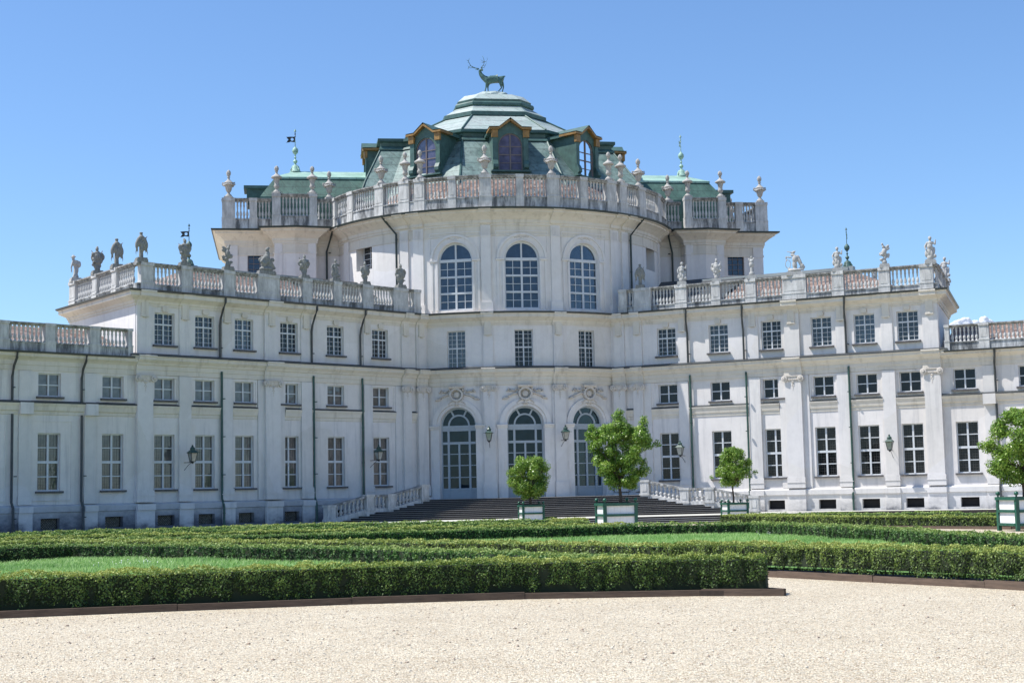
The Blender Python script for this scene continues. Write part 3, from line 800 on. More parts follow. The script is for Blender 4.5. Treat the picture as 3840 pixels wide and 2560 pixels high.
for sd in (-1,1):
    F=FR[sd]
    pk=[rng(sd,a,c) for a,c in PED]
    balustrade(F,pk,13.10,13.45,14.42,14.60,.12,*rng(sd,8.0,28.1),label='long balustrade along the %s wing roof'%('left' if sd<0 else 'right'))
    # end (return) and back balustrades
    q=F.p(sd*27.92,0,0); Fe=Frame((q[0],q[1]),F.a+sd*(PI/2+R(7.1)))
    # x of Fe runs away from the viewer for the right wing, toward for the left
    ex=lambda a,c:(a,c) if sd>0 else (-c,-a)
    balustrade(Fe,[ex(2.3,2.95),ex(5.1,5.75),ex(8.3,9.2)],13.10,13.45,14.42,14.60,.0,*ex(.25,9.25))
    Fb=Frame((F.p(0,-9.25,0)[0],F.p(0,-9.25,0)[1]),F.a)
    balustrade(Fb,[rng(sd,a,c) for a,c in ((21.9,22.6),(24.7,25.35),(18.9,20.2),(16.5,17.1))],13.10,13.45,14.42,14.60,-.05,*rng(sd,15.0,26.6))
    balustrade(F,[rng(sd,28.35,28.6)]+[rng(sd,30.55-.27+2.5*i,30.55+.27+2.5*i) for i in range(13)],9.46,9.95,10.80,10.93,.12,*rng(sd,28.35,GAL))
dped=[(-74,-71),(-62,-59),(-48.3,-44.9),(-38.7,-35.2),(-33.3,-30),(-22.3,-20),(-12.8,-9.2),(-1.7,.5),(7.8,11.7),(18.8,21.2),(28.8,32.6),(34.4,37.6),(44,47.8),(58,61),(70.5,73.5)]
balustrade(DR,[(R(a)*RD,R(c)*RD) for a,c in dped],19.70,20.36,21.56,21.75,.33,R(-75.5)*RD,R(75.5)*RD,wide=.42)
for sg in (-1,1):
    fs=Frame((0,BY-.32),0)
    balustrade(fs,[rng(sg,18.0,18.85),rng(sg,16.55,17.05)],19.70,20.36,21.56,21.75,.0,*rng(sg,15.6,18.85),wide=.4)
    fs2=Frame((0,-4.35),0)
    balustrade(fs2,[rng(sg,15.0,15.55),rng(sg,12.6,13.1)],19.72,20.39,21.68,21.87,.0,*rng(sg,12.6,15.55),wide=.42)
    balustrade(fs,[],19.70,20.36,21.56,21.75,.0,*rng(sg,11.35,12.62),wide=.4)
    fe=Frame((sg*18.65,0),sg*PI/2)
    ex=(lambda a,c:(a,c)) if sg>0 else (lambda a,c:(-c,-a))
    balustrade(fe,[ex(-.2,.35),ex(4.2,4.8)],19.70,20.36,21.56,21.75,.0,*ex(-3.1,8.5),wide=.4)
# --- roofs ---------------------------------------------------------------
def roofpart(name,faces,mat):
    b=MB()
    for f in faces: b.face(f)
    return b.build(name,mat,palace)
for sd in (-1,1):
    F=FR[sd]; P=lambda s,n,z: F.p(sd*s,n,z)
    z0,zr=13.2,15.42
    s0,s1=9.0,26.3; e=-.7; w=-9.0; m=-4.85
    roofpart('roof',[[P(s0,e,z0),P(s1,e,z0),P(21.6,m,zr),P(s0,m,zr)],[P(s0,w,z0),P(s1,w,z0),P(21.6,m,zr),P(s0,m,zr)],[P(s1,e,z0),P(s1,w,z0),P(21.6,m,zr)]],'tiles')
    b=MB(); b.box(F,*rng(sd,12,21.7),m-.35,m+.35,zr-.10,zr+.10); b.box(F,*rng(sd,21.2,22.0),m-.3,m+.3,zr-.2,zr+.15); b.build('ridge_flashing','slate',palace)
    # dark slate valley roof against the drum
    roofpart('valley_roof',[[P(9.2,-1.2,13.6),P(14.3,-1.3,13.7),P(15.0,m,15.6),P(9.0,m,15.62)]],'slate_dark')
    roofpart('roof_terrace',[[P(6.5,.3,13.13),P(28,.3,13.13),P(28+SK,-DEP,13.13),P(6.5,-DEP,13.13)]],'plinthstone')
    roofpart('roof',[[P(28.1,-.5,9.7),P(GAL,-.5,9.7),P(GAL,-4.2,11.25),P(28.1,-4.2,11.25)],[P(28.1,-8,9.7),P(GAL,-8,9.7),P(GAL,-4.2,11.25),P(28.1,-4.2,11.25)]],'tiles')
# tiled skirt roof inside the drum balustrade
b=MB(); K=48
for i in range(K):
    a,c=-PI*.5+PI*i/K,-PI*.5+PI*(i+1)/K
    pts=[(11.55*sin(a),-11.55*cos(a),20.0),(11.55*sin(c),-11.55*cos(c),20.0),(8.7*sin(c),-8.7*cos(c),22.15),(8.7*sin(a),-8.7*cos(a),22.15)]
    b.face(pts)
b.build('roof','tiles',palace)
b=MB(); b.prism([(-18.6,-3.2),(-15.4,-3.2),(-15.4,-4.2),(-12.7,-4.2),(-11.3,-2.9)]+[(11.6*sin(t),-11.6*cos(t)) for t in [R(-74+148*i/24) for i in range(25)]]+[(12.7,-4.2),(15.4,-4.2),(15.4,-3.2),(18.6,-3.2),(18.6,9),(-18.6,9)],19.3,19.76); b.build('roof_terrace','plinthstone',palace)
# dome (measured rings in the palace frame)
def ring8(a,d,e,b_,z): return [(-e,b_,z),(-e,-b_,z),(-a,-d,z),(a,-d,z),(e,-b_,z),(e,b_,z),(a,d,z),(-a,d,z)]
def ring12(a,d,x1,y1,x2,z): return [(-x2,y1,z),(-x2,-y1,z),(-x1,-y1,z),(-a,-d,z),(a,-d,z),(x1,-y1,z),(x2,-y1,z),(x2,y1,z),(x1,y1,z),(a,d,z),(-a,d,z),(-x1,y1,z)]
def lofts(b,r1,r2):
    n=len(r1)
    for i in range(n):
        j=(i+1)%n; b.face([r1[i],r1[j],r2[j],r2[i]])
dome=empty('dome_roof'); dome.parent=palace
G0=ring12(3.75,9.0,7.9,6.0,10.0,21.0); G=ring12(3.35,7.75,7.55,4.6,9.4,22.75); Fm=ring12(2.9,5.4,6.6,2.15,8.2,25.45)
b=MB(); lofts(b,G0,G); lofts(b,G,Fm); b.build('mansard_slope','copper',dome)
F2=ring12(2.92,5.5,6.65,2.25,8.3,25.47); F3=ring12(2.9,5.42,6.6,2.2,8.25,25.62); F4=ring12(2.78,5.15,6.4,2.0,8.1,25.75)
E2=ring12(2.8,5.2,6.45,2.05,8.15,25.98); E1=ring12(2.98,5.38,6.6,2.2,8.35,26.06); E0=ring12(2.98,5.38,6.6,2.2,8.35,26.26); E=ring12(2.86,5.2,6.45,2.05,8.2,26.30)
b=MB()
for p,q in zip((Fm,F2,F3,F4,E2,E1,E0),(F2,F3,F4,E2,E1,E0,E)): lofts(b,p,q)
b.build('cornice','copper_plain',dome)
# upper slopes
D2=ring8(1.84,2.75,3.52,1.2,27.86); D2o=ring8(1.92,2.85,3.62,1.25,27.88); D1=ring8(1.92,2.85,3.62,1.25,28.15); D0=ring8(1.84,2.72,3.50,1.18,28.20)
b=MB()
el=[(-8.2,2.05,26.3),(-8.2,-2.05,26.3),(-2.86,-5.2,26.3),(2.86,-5.2,26.3),(8.2,-2.05,26.3),(8.2,2.05,26.3),(2.86,5.2,26.3),(-2.86,5.2,26.3)]
# upper slope: front/back, diagonals and a flat-topped spur to each side
fr_=[(-2.86,-5.2,26.3),(2.86,-5.2,26.3)]
for sy in (-1,1):
    b.face([(-2.86,sy*5.2,26.3),(2.86,sy*5.2,26.3),(1.84,sy*2.75,27.86),(-1.84,sy*2.75,27.86)])
    for sx in (-1,1):
        b.face([(sx*2.86,sy*5.2,26.3),(sx*6.45,sy*2.05,26.3),(sx*3.52,sy*1.2,27.86),(sx*1.84,sy*2.75,27.86)])
for sx in (-1,1):
    b.face([(sx*6.45,-2.05,26.3),(sx*6.45,2.05,26.3),(sx*3.52,1.2,27.86),(sx*3.52,-1.2,27.86)])
    b.face([(sx*8.2,-2.05,26.3),(sx*8.2,2.05,26.3),(sx*6.4,2.05,26.31),(sx*6.4,-2.05,26.31)])
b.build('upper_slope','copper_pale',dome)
b=MB()
for sx in (-1,1):
    for sy in (-1,1):
        b.tube([(sx*2.86,sy*5.2,26.33),(sx*1.84,sy*2.75,27.9)],.07,6); b.tube([(sx*6.45,sy*2.05,26.33),(sx*3.52,sy*1.2,27.9)],.07,6)
        b.tube([(sx*2.9,sy*5.4,25.45),(sx*3.35,sy*7.75,22.75),(sx*3.75,sy*9,21)],.08,6); b.tube([(sx*8.2,sy*2.15,25.45),(sx*9.4,sy*4.6,22.75),(sx*10,sy*6,21)],.07,6)
b.build('hip_roll','copper_plain',dome)
b=MB(); lofts(b,D2,D2o); lofts(b,D2o,D1); lofts(b,D1,D0)
B2=ring8(1.66,2.1,2.7,.98,28.72); B1=ring8(1.74,2.2,2.8,1.03,28.95); B0=ring8(1.70,2.12,2.75,1.0,29.05); A1=ring8(1.60,1.95,2.6,.88,29.1); A0=ring8(1.62,1.98,2.62,.9,29.26)
B3=ring8(1.74,2.2,2.8,1.03,28.80)
lofts(b,B2,B3); lofts(b,B3,B1); lofts(b,B1,B0); lofts(b,B0,A1); lofts(b,A1,A0)
b.build('cornice','copper_plain',dome)
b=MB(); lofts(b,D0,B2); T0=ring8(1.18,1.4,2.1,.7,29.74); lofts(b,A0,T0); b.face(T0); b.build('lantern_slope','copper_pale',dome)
# rocky mound under the stag
b=MB(); rs=random.Random(3); seg=18; prof=[(1.0,29.72),(.96,29.95),(.8,30.12),(.55,30.22),(.0,30.27)]
vs=[]
for r,z in prof:
    for j in range(seg):
        a=2*PI*j/seg; k=1+rs.uniform(-.08,.08); vs.append((r*1.35*k*cos(a),r*.9*k*sin(a),z+rs.uniform(-.04,.04)))
fs=[(i*seg+j,i*seg+(j+1)%seg,(i+1)*seg+(j+1)%seg,(i+1)*seg+j) for i in range(len(prof)-1) for j in range(seg)]
b.add(vs,fs); b.build('rock_mound','copper_pale',dome)
# dormers
def dormer(p,ang,front,zc=22.95,w=1.13,deep=3.4):
    """p: plan point of the dormer front centre; ang: outward direction"""
    F=Frame(p,ang); zb=22.95; zs=24.55; zt=25.42
    root=dome
    b=MB()
    b.wall(F,-w,w,zb-.2,25.45,[(-.80,.80,zb,zt,zs,.2)],.2)
    # pointed tympanum
    b.face([F.p(-w,0,25.45),F.p(w,0,25.45),F.p(.0,0,26.25)])
    for s_ in (-1,1): b.face([F.p(s_*w,0,zb-.2),F.p(s_*w,-deep,zb-.2),F.p(s_*w,-deep,25.75),F.p(s_*w,0,25.75)])
    o=b.build('dormer','copper_plain',palace)
    b=MB()
    for s_ in (-1,1):   # scrolled jamb consoles
        x0,x1=sorted((s_*.86,s_*(w+.06)))
        b.box(F,x0,x1,-.02,.10,zb+.35,25.2)
        b.prof(F,x0,x1,[(-.02,zb+.75),(.16,zb+.6),(.30,zb+.35),(.30,zb+.15),(.16,zb+.02),(-.02,zb)])
        b.box(F,x0-.05,x1+.05,-.02,.22,zb-.08,zb+.0)
    b.box(F,-w-.2,w+.2,-.02,.32,zb-.16,zb-.082); b.build('console','copper_plain',o)
    b=MB()
    # gilt cornice: flat ends and raised gable
    th=.13
    def bar(x0,z0,x1,z1,n0,n1,t):
        dx,dz=x1-x0,z1-z0; L=math.hypot(dx,dz); ux,uz=-dz/L*t,dx/L*t
        q=[(x0,z0),(x1,z1),(x1+ux,z1+uz),(x0+ux,z0+uz)]
        A=[F.p(x,n0,z) for x,z in q]; B=[F.p(x,n1,z) for x,z in q]
        b.add(A+B,[(0,1,2,3),(4,5,6,7),(0,1,5,4),(1,2,6,5),(2,3,7,6),(3,0,4,7)])
    for s_ in (-1,1):
        if s_<0: bar(-w-.28,25.62,-.78,25.64,-.3,.30,th); bar(-.80,25.62,.02,26.22,-.3,.285,th)
        else: bar(.78,25.64,w+.28,25.62,-.3,.30,th); bar(-.02,26.22,.80,25.62,-.3,.29,th)
        x0,x1=sorted((s_*.84,s_*(w+.12))); b.box(F,x0,x1,-.02,.2,25.12,25.61)
        # eaves along the cheeks
        x0,x1=sorted((s_*w,s_*(w+.28))); b.box(F,x0,x1,-deep*.35,-.302,25.62,25.78)
    b.build('gilt_gable','gold',o)
    b=MB()
    for s_ in (-1,1):
        b.face([F.p(s_*(w+.3),.32,25.80),F.p(s_*.78,.32,25.82),F.p(s_*.78,-deep,25.84),F.p(s_*(w+.3),-deep,25.82)])
        b.face([F.p(s_*.80,.31,25.80),F.p(0,.31,26.42),F.p(0,-deep,26.42),F.p(s_*.80,-deep,25.80)])
        b.box(F,*sorted((s_*(w+.02),s_*(w+.26))),-deep,-.9,25.58,25.80)
    b.build('dormer_roof','copper_plain',o)
    b=MB(); b.box(F,-.8,-.74,-.16,-.08,zb,zs); b.box(F,.74,.8,-.16,-.08,zb,zs); b.box(F,-.04,.04,-.16,-.07,zb,zt-.06)
    b.ring(F,0,zs,.74,.80,-.16,-.08,ez=.87/.8)
    for z,t in ((zb+.02,.05),(zb+.5,.03),(zb+1.05,.07),(zs,.05)): b.box(F,-.74,.74,-.16,-.085,z-t/2,z+t/2)
    ow=b.build('window','frame_wood',o)
    b=MB(); K=16; pts=[(-.79,zb)]+[(-.79*cos(PI*i/K),zs+.86*sin(PI*i/K)) for i in range(K+1)]+[(.79,zb)]
    b.face([F.p(x,-.13,z) for x,z in pts]); b.build('pane','glass_dormer',ow)
dormer((0,-7.72),0,True)
dl=math.atan2(-(6.6-2.9),(5.4-2.15))  # diagonal facing direction
ang=math.atan2(7.55-3.35,-(4.6-7.75))  # plan edge direction
a_d=math.atan2((7.75-4.6),(7.55-3.35))
dormer((5.45,-6.05),a_d+.05,False); dormer((-5.45,-6.05),-(a_d+.05),False)
dormer((9.05,0),PI/2,False,deep=3.4); dormer((-9.05,0),-PI/2,False,deep=3.4)
# side block roofs
for sg in (-1,1):
    X=lambda x:sg*x
    yc=.9
    b=MB()
    prof=[(-2.35,19.7,16.9),(-2.0,22.2,16.35),(-1.0,23.72,15.35)]
    for (y0,z0,x0),(y1,z1,x1) in zip(prof,prof[1:]):
        b.face([(X(6),y0,z0),(X(x0),y0,z0),(X(x1),y1,z1),(X(6),y1,z1)]); b.face([(X(6),2*yc-y0,z0),(X(x0),2*yc-y0,z0),(X(x1),2*yc-y1,z1),(X(6),2*yc-y1,z1)])
        b.face([(X(x0),y0,z0),(X(x0),2*yc-y0,z0),(X(x1),2*yc-y1,z1),(X(x1),y1,z1)])
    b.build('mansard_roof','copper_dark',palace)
    b=MB()
    b.face([(X(6),-1.12,23.74),(X(15.45),-1.12,23.74),(X(14.0),yc,24.55),(X(6),yc,24.55)]); b.face([(X(6),2.92,23.74),(X(15.45),2.92,23.74),(X(14.0),yc,24.55),(X(6),yc,24.55)]); b.face([(X(15.45),-1.12,23.74),(X(15.45),2.92,23.74),(X(14.0),yc,24.55)])
    b.box(Frame((0,-1.12),0),*rng(sg,6,15.45),-.15,0.02,23.60,23.735)
    b.build('upper_roof','copper_bright',palace)
    b=MB(); b.box(Frame((0,yc),0),*rng(sg,15.6,17.3),-.9,.9,22.0,23.1); b.box(Frame((0,yc),0),*rng(sg,15.4,17.5),-1.05,1.05,23.1,23.32); b.build('dormer','copper_plain',palace)
# --- finials with banners -------------------------------------------------
def finial(x,y,z,sc,name,flag_dir,mat='copper_bright',flagm='iron'):
    root=empty(name,(x,y,z),0,sc)
    b=MB(); b.lathe([(.5,0),(.5,.08),(.42,.2),(.36,.45),(.30,.58),(.2,.66),(.1,.72),(.07,.80),(.12,.86),(.2,1.0),(.16,1.1),(.06,1.2),(.05,1.3),(.12,1.38),(.05,1.46),(.05,1.6),(.12,1.66),(.24,1.82),(.27,1.98),(.22,2.14),(.1,2.28),(.035,2.36),(.03,2.9)],14)
    for k in range(4):
        a=PI/4+k*PI/2; b.tube([(.42*cos(a),.42*sin(a),.02),(.5*cos(a),.5*sin(a),.2),(.33*cos(a),.33*sin(a),.45),(.2*cos(a),.2*sin(a),.62)],.06,6)
    b.build('spindle',mat,root,35)
    b=MB(); b.tube([(0,0,2.3),(0,0,3.45)],.018,6); b.lathe([(.035,3.2),(.06,3.25),(.02,3.35),(.06,3.42),(.005,3.75)],8); b.build('rod',flagm if flagm=='iron' else mat,root)
    b=MB(); d=Vector((cos(flag_dir),sin(flag_dir),0)); t=.012
    def P(u,z,s_): q=d*u; n_=Vector((-d.y,d.x,0))*t*s_; return (q.x+n_.x,q.y+n_.y,z)
    K=16
    out=[(.02,2.72),(.45,2.78),(.52,2.70),(.74,2.76),(.66,2.88),(.56,2.95),(.66,3.02),(.74,3.16),(.5,3.12),(.45,3.22),(.02,3.22)]
    cx,cz,r=.26,2.98,.13
    # fill between the banner outline and its round hole
    pts=[]
    def outl(a):
        best=None
        for i in range(len(out)):
            x1,z1=out[i]; x2,z2=out[(i+1)%len(out)]
            dx,dz=x2-x1,z2-z1; den=cos(a)*dz-sin(a)*dx
            if abs(den)<1e-9: continue
            tt=((x1-cx)*dz-(z1-cz)*dx)/den; uu=((x1-cx)*sin(a)-(z1-cz)*cos(a))/den
            if tt>0 and -1e-6<=uu<=1+1e-6 and (best is None or tt<best): best=tt
        return best or r*1.2
    K=40
    for i in range(K):
        a1,a2=2*PI*i/K,2*PI*(i+1)/K
        q=[(cx+r*cos(a1),cz+r*sin(a1)),(cx+r*cos(a2),cz+r*sin(a2)),(cx+outl(a2)*cos(a2),cz+outl(a2)*sin(a2)),(cx+outl(a1)*cos(a1),cz+outl(a1)*sin(a1))]
        for s_ in (-1,1): b.face([P(u,z,s_) for u,z in q])
        b.face([P(*q[2],-1),P(*q[3],-1),P(*q[3],1),P(*q[2],1)]); b.face([P(*q[0],-1),P(*q[1],-1),P(*q[1],1),P(*q[0],1)])
    # pointed tails
    for zz,sg in ((2.70,-1),(3.16,1)):
        q=[(.45,2.98+sg*.06),(.45,2.98+sg*.24),(.80,zz+sg*.03)]
        for s_ in (-1,1): b.face([P(u,z,s_) for u,z in q])
    b.build('banner',flagm,root)
    b=MB(); b.lathe([(.0,3.95),(.001,3.94),(.12,3.68),(.03,3.72),(.02,3.6)],4); b.build('arrow_tip',mat,root)
    return root
for sg in (-1,1):
    x,y,z=world(sg*13.95,.9,24.45)
    o=finial(x,y,z,.80,'roof_finial',PI+.15 if sg<0 else PI+1.25,flagm='iron' if sg<0 else 'copper_bright')
    tag(o,('mint green finial with black swallowtail banner on the copper roof left of the dome' if sg<0 else 'mint green finial with pale edge-on banner on the copper roof right of the dome'),'weather vane','finials with banners on the roof ridges')
    q=FR[sg].p(sg*21.6,-4.85,0); x,y,z=world(q[0],q[1],15.5)
    o=finial(x,y,z,.66,'roof_finial',PI+.1 if sg<0 else PI+1.45,mat='copper_plain',flagm='iron' if sg<0 else 'copper_plain')
    tag(o,('dark finial with black banner rising behind the second statue of the left wing' if sg<0 else 'grey-green finial with ball standing on the right wing ridge'),'weather vane','finials with banners on the roof ridges')
# --- downpipes -----------------------------------------------------------
def pipe(fr,x,segs,mat='pipe',r=.065):
    b=MB()
    for pts in segs: b.tube([fr.p(x+dx,n,z) for dx,n,z in pts],r,8)
    for pts in segs:
        zt=max(p[2] for p in pts); zb=min(p[2] for p in pts)
        z=zb+.7
        while z<zt-1.2: b.lathe([(r+.02,0),(r+.02,.05)],8,fr.p(x,pts[-1][1],z)); z+=2.1
    b.build('downpipe',mat,palace,35)
for sd in (-1,1):
    for s_ in (22.65,16.3,12.65):
        pipe(FR[sd],sd*s_,[[(0,.56,13.0),(0,.55,12.75),(0-.06,.42,12.4),(-.1,.22,11.9),(-.1,.13,11.5),(-.1,.13,9.5)]],'pipe')
        low=[(0,.16,8.9),(0,.16,1.85),(0,.3,1.6),(0,.36,1.4),(0,.36,.35)] if s_>13 else [(0,.16,8.9),(0,.16,1.0)]
        pipe(FR[sd],sd*s_,[low],'pipe_green')
    for s_ in (31.1,34.9,38.7,42.5,46.1):
        pipe(FR[sd],sd*s_,[[(0,.5,9.4),(0,.45,9.1),(-.06,.25,8.7),(-.08,.13,8.2),(-.08,.13,6.9)],[(-.08,.16,6.3),(-.08,.16,1.9),(-.08,.36,1.6),(-.08,.38,.35)]],'pipe')
    t=R(sd*41.3)*RD
    pipe(DR,t,[[(sd*.55,.86,19.55),(sd*.52,.6,19.3),(0,.16,18.45),(0,.14,13.2)]],'dark_copper',.07)
    pipe(Frame((sd*11.75,BY),0),0,[[(-sd*.2,.9,19.5),(-sd*.1,.6,19.2),(sd*.2,.25,18.2),(sd*.2,.2,13.2)]],'dark_copper',.07)
b=MB()
for o,q,h in []: pass

# --- balusters: the hundred nearest are parts, the rest one stuff part ----
cam_local=( (0-C0[0])*cos(TH)+(0-C0[1])*sin(TH), -(0-C0[0])*sin(TH)+(0-C0[1])*cos(TH))
def wxy(q): return world(q[0],q[1])
def score(t):
    w=wxy(t[1]); d=math.hypot(w[0],w[1]); inside=abs(w[0]/w[1])<.345
    return d if inside else 1e4+d
BALS.sort(key=score)
for o,q,h in BALS[:100]:
    k=round(h,2)
    if k not in BM: BM[k]=bal_mesh(h)
    link('baluster',BM[k],o,loc=q)
rest=MB()
for o,q,h in BALS[100:]:
    k=h/.93; rest.lathe([(r,z*k) for r,z in bprof],7,q)
o=rest.build('balusters','balus',palace,40); o['kind']='stuff'

# ------------------------------------------------------------------ staircase
ZT=.38; ZL=1.54; SY=-14.7
stair=empty('staircase',(C0[0],C0[1],0),TH); tag(stair,'broad flight of dark stone steps flaring out below the three arched doors','staircase')
hwf=lambda y: 6.75+max(0,(SY-y))/3.7*5.65
ys=[SY-.3*i for i in range(6)]+[-16.85-.3*i for i in range(5)]
nr=len(ys); rise=(ZL-ZT)/nr
for i,y in enumerate(ys):
    b=MB(); z1=ZL-rise*i; hw=hwf(y)
    poly=[(-hw,y),(hw,y),(6.76,SY+.02),(6.76,-10.8),(-6.76,-10.8),(-6.76,SY+.02)]
    z0=z1-rise-.02
    if i==0: poly=[(-6.9,y),(6.9,y),(8.6,-11.2),(6.0,-9.5),(-6.0,-9.5),(-8.6,-11.2)]
    b.prism(poly,z0,z1-.013,0,1)
    nose=[(px*1.0+(.02 if px>0 else -.02),py-.03 if py==y else py) for px,py in poly]
    b.prism(nose,z1-.013,z1,1,1)
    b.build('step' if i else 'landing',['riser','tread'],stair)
for sg in (-1,1):
    root=link('balustrade',None,stair) if False else None
    P=lambda t,n=0: (sg*(6.75+5.65*t+n*.548), SY-3.7*t+n*.836)
    def z_base(t): return 1.54-(max(0,min(t,.37))/.37)*.52-(max(0,min(t,1)-.6)/.4)*.55 if t<=1 else .47
    b=MB()
    def strip(t0,t1,w,h0,h1,m):
        b.m=m
        vs=[]
        for t in (t0,t1):
            for n,hh in ((-w,h0),(w,h0),(w,h1),(-w,h1)): p=P(t,n); vs.append((p[0],p[1],z_base(t)+hh))
        b.add(vs,[(0,1,2,3),(4,5,6,7),(0,1,5,4),(1,2,6,5),(2,3,7,6),(3,0,4,7)])
    for t0,t1 in ((0,.37),(.37,.6),(.6,1)):
        strip(t0,t1,.17,-.16,.10,0); strip(t0,t1,.20,.76,.88,1); strip(t0,t1,.12,-1.3,-.155,0)
    par=b.build('balustrade',['balus','rail'],stair)
    for t in (0,.37,.6,1.0):
        p=P(t); fr=Frame((p[0],p[1]),TH*0+ (-sg)*math.atan2(3.7,5.65))
        q=MB(); z=z_base(t); q.box(fr,-.27,.27,-.22,.22,z-.4,z+.775); q.box(fr,-.32,.32,-.27,.27,z-.02,z+.10); q.box(fr,-.31,.31,-.26,.26,z+.775,z+.90); q.box(fr,-.15,.15,.2,.245,z+.22,z+.66)
        q.build('post','balus',par)
    L=math.hypot(5.65,3.7)
    for t0,t1,k in ((0,.37,7),(.37,.6,3),(.6,1,7)):
        for i in range(k):
            t=t0+.05+(t1-t0-.1)*(i+.5)/k; p=P(t)
            kk=.66/.93; bb=MB(); bb.lathe([(r*1.25,z*kk) for r,z in bprof],8); 
            key='st'
            if key not in BM:
                me=bpy.data.meshes.new('baluster'); me.from_pydata(bb.v,[],bb.f); me.materials.append(M['balus']); me.polygons.foreach_set('use_smooth',[True]*len(me.polygons)); BM[key]=me
            link('baluster',BM[key],par,loc=(p[0],p[1],z_base(t)+.10))

# ------------------------------------------------------------------ ground, terrace
def struct(o): o['kind']='structure'; return o
b=MB(); Gs=900
b.face([(-Gs,-Gs,0),(Gs,-Gs,0),(Gs,Gs,0),(-Gs,Gs,0)]); struct(b.build('ground','gravel'))
fpath=[wp(-1,GAL,3.0),wp(-1,20,3.0),wp(-1,18.5,3.0),(-15.5,-22.8),(15.5,-22.8),wp(1,18.5,3.0),wp(1,20,3.0),wp(1,GAL,3.0)]
back=[wp(1,GAL,-9),(0,2),wp(-1,GAL,-9)]
ter=[world(x,y)[:2] for x,y in fpath+back]
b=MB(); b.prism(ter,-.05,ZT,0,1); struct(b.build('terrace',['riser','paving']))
for i in range(3):
    b=MB(); z1=ZT-.1*(i+1)+.002*i; y=-22.8-.33*(i+1)
    pts=[(-13,-22.7),(-13,y),(13,y),(13,-22.7)]
    b.prism([world(x,yy)[:2] for x,yy in pts],-.02,z1-.03,0,1)
    pts=[(-13.02,-22.7),(-13.02,y-.025),(13.02,y-.025),(13.02,-22.7)]
    b.prism([world(x,yy)[:2] for x,yy in pts],z1-.03,z1,1,1)
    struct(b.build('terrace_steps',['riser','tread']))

# ------------------------------------------------------------------ foliage helpers
RNG=np.random.default_rng(11)
def vnoise(p,scale,seed=0):
    """cheap smooth value noise on (N,3) points"""
    q=p*scale; i=np.floor(q).astype(np.int64); f=q-i; f=f*f*(3-2*f); out=np.zeros(len(p))
    for dx in (0,1):
        for dy in (0,1):
            for dz in (0,1):
                h=((i[:,0]+dx)*73856093)^((i[:,1]+dy)*19349663)^((i[:,2]+dz)*83492791)^(seed*2654435)
                h=(h^(h>>13))*1274126177; v=((h^(h>>16))&0xffff)/65535.0
                w=(f[:,0] if dx else 1-f[:,0])*(f[:,1] if dy else 1-f[:,1])*(f[:,2] if dz else 1-f[:,2])
                out+=v*w
    return out
def leaf_mesh(name,P,Nn,size,tint,aspect=.55,jit=.8,mat=None,parent=None,tris=False,up=None):
    n=len(P)
    d=Nn+RNG.normal(0,jit,(n,3)); d/=np.linalg.norm(d,axis=1)[:,None]
    t=RNG.normal(0,1,(n,3)) if up is None else up
    t-= (t*d).sum(1)[:,None]*d; t/=np.linalg.norm(t,axis=1)[:,None]+1e-9
    s=np.cross(d,t)
    L=(size*(0.7+.6*RNG.random(n)))[:,None] if np.isscalar(size) else (size*(0.7+.6*RNG.random(n)))[:,None]
    a=P-t*L*.5; c=P+t*L*.5; b1=P+s*L*aspect*.5; b2=P-s*L*aspect*.5
    if tris:
        V=np.stack([a-s*L*aspect*.5,a+s*L*aspect*.5,c],1).reshape(-1,3); k=3
    else: V=np.stack([a,b1,c,b2],1).reshape(-1,3); k=4
    me=bpy.data.meshes.new(name)
    me.vertices.add(len(V)); me.vertices.foreach_set('co',V.astype(np.float32).ravel())
    me.loops.add(n*k); me.loops.foreach_set('vertex_index',np.arange(n*k,dtype=np.int32))
    me.polygons.add(n); me.polygons.foreach_set('loop_start',np.arange(0,n*k,k,dtype=np.int32)); me.polygons.foreach_set('loop_total',np.full(n,k,dtype=np.int32))
    at=me.attributes.new('tint','FLOAT','FACE'); at.data.foreach_set('value',np.clip(tint,0,1).astype(np.float32))
    me.update(calc_edges=True); me.materials.append(M[mat])
    return link(name,me,parent)
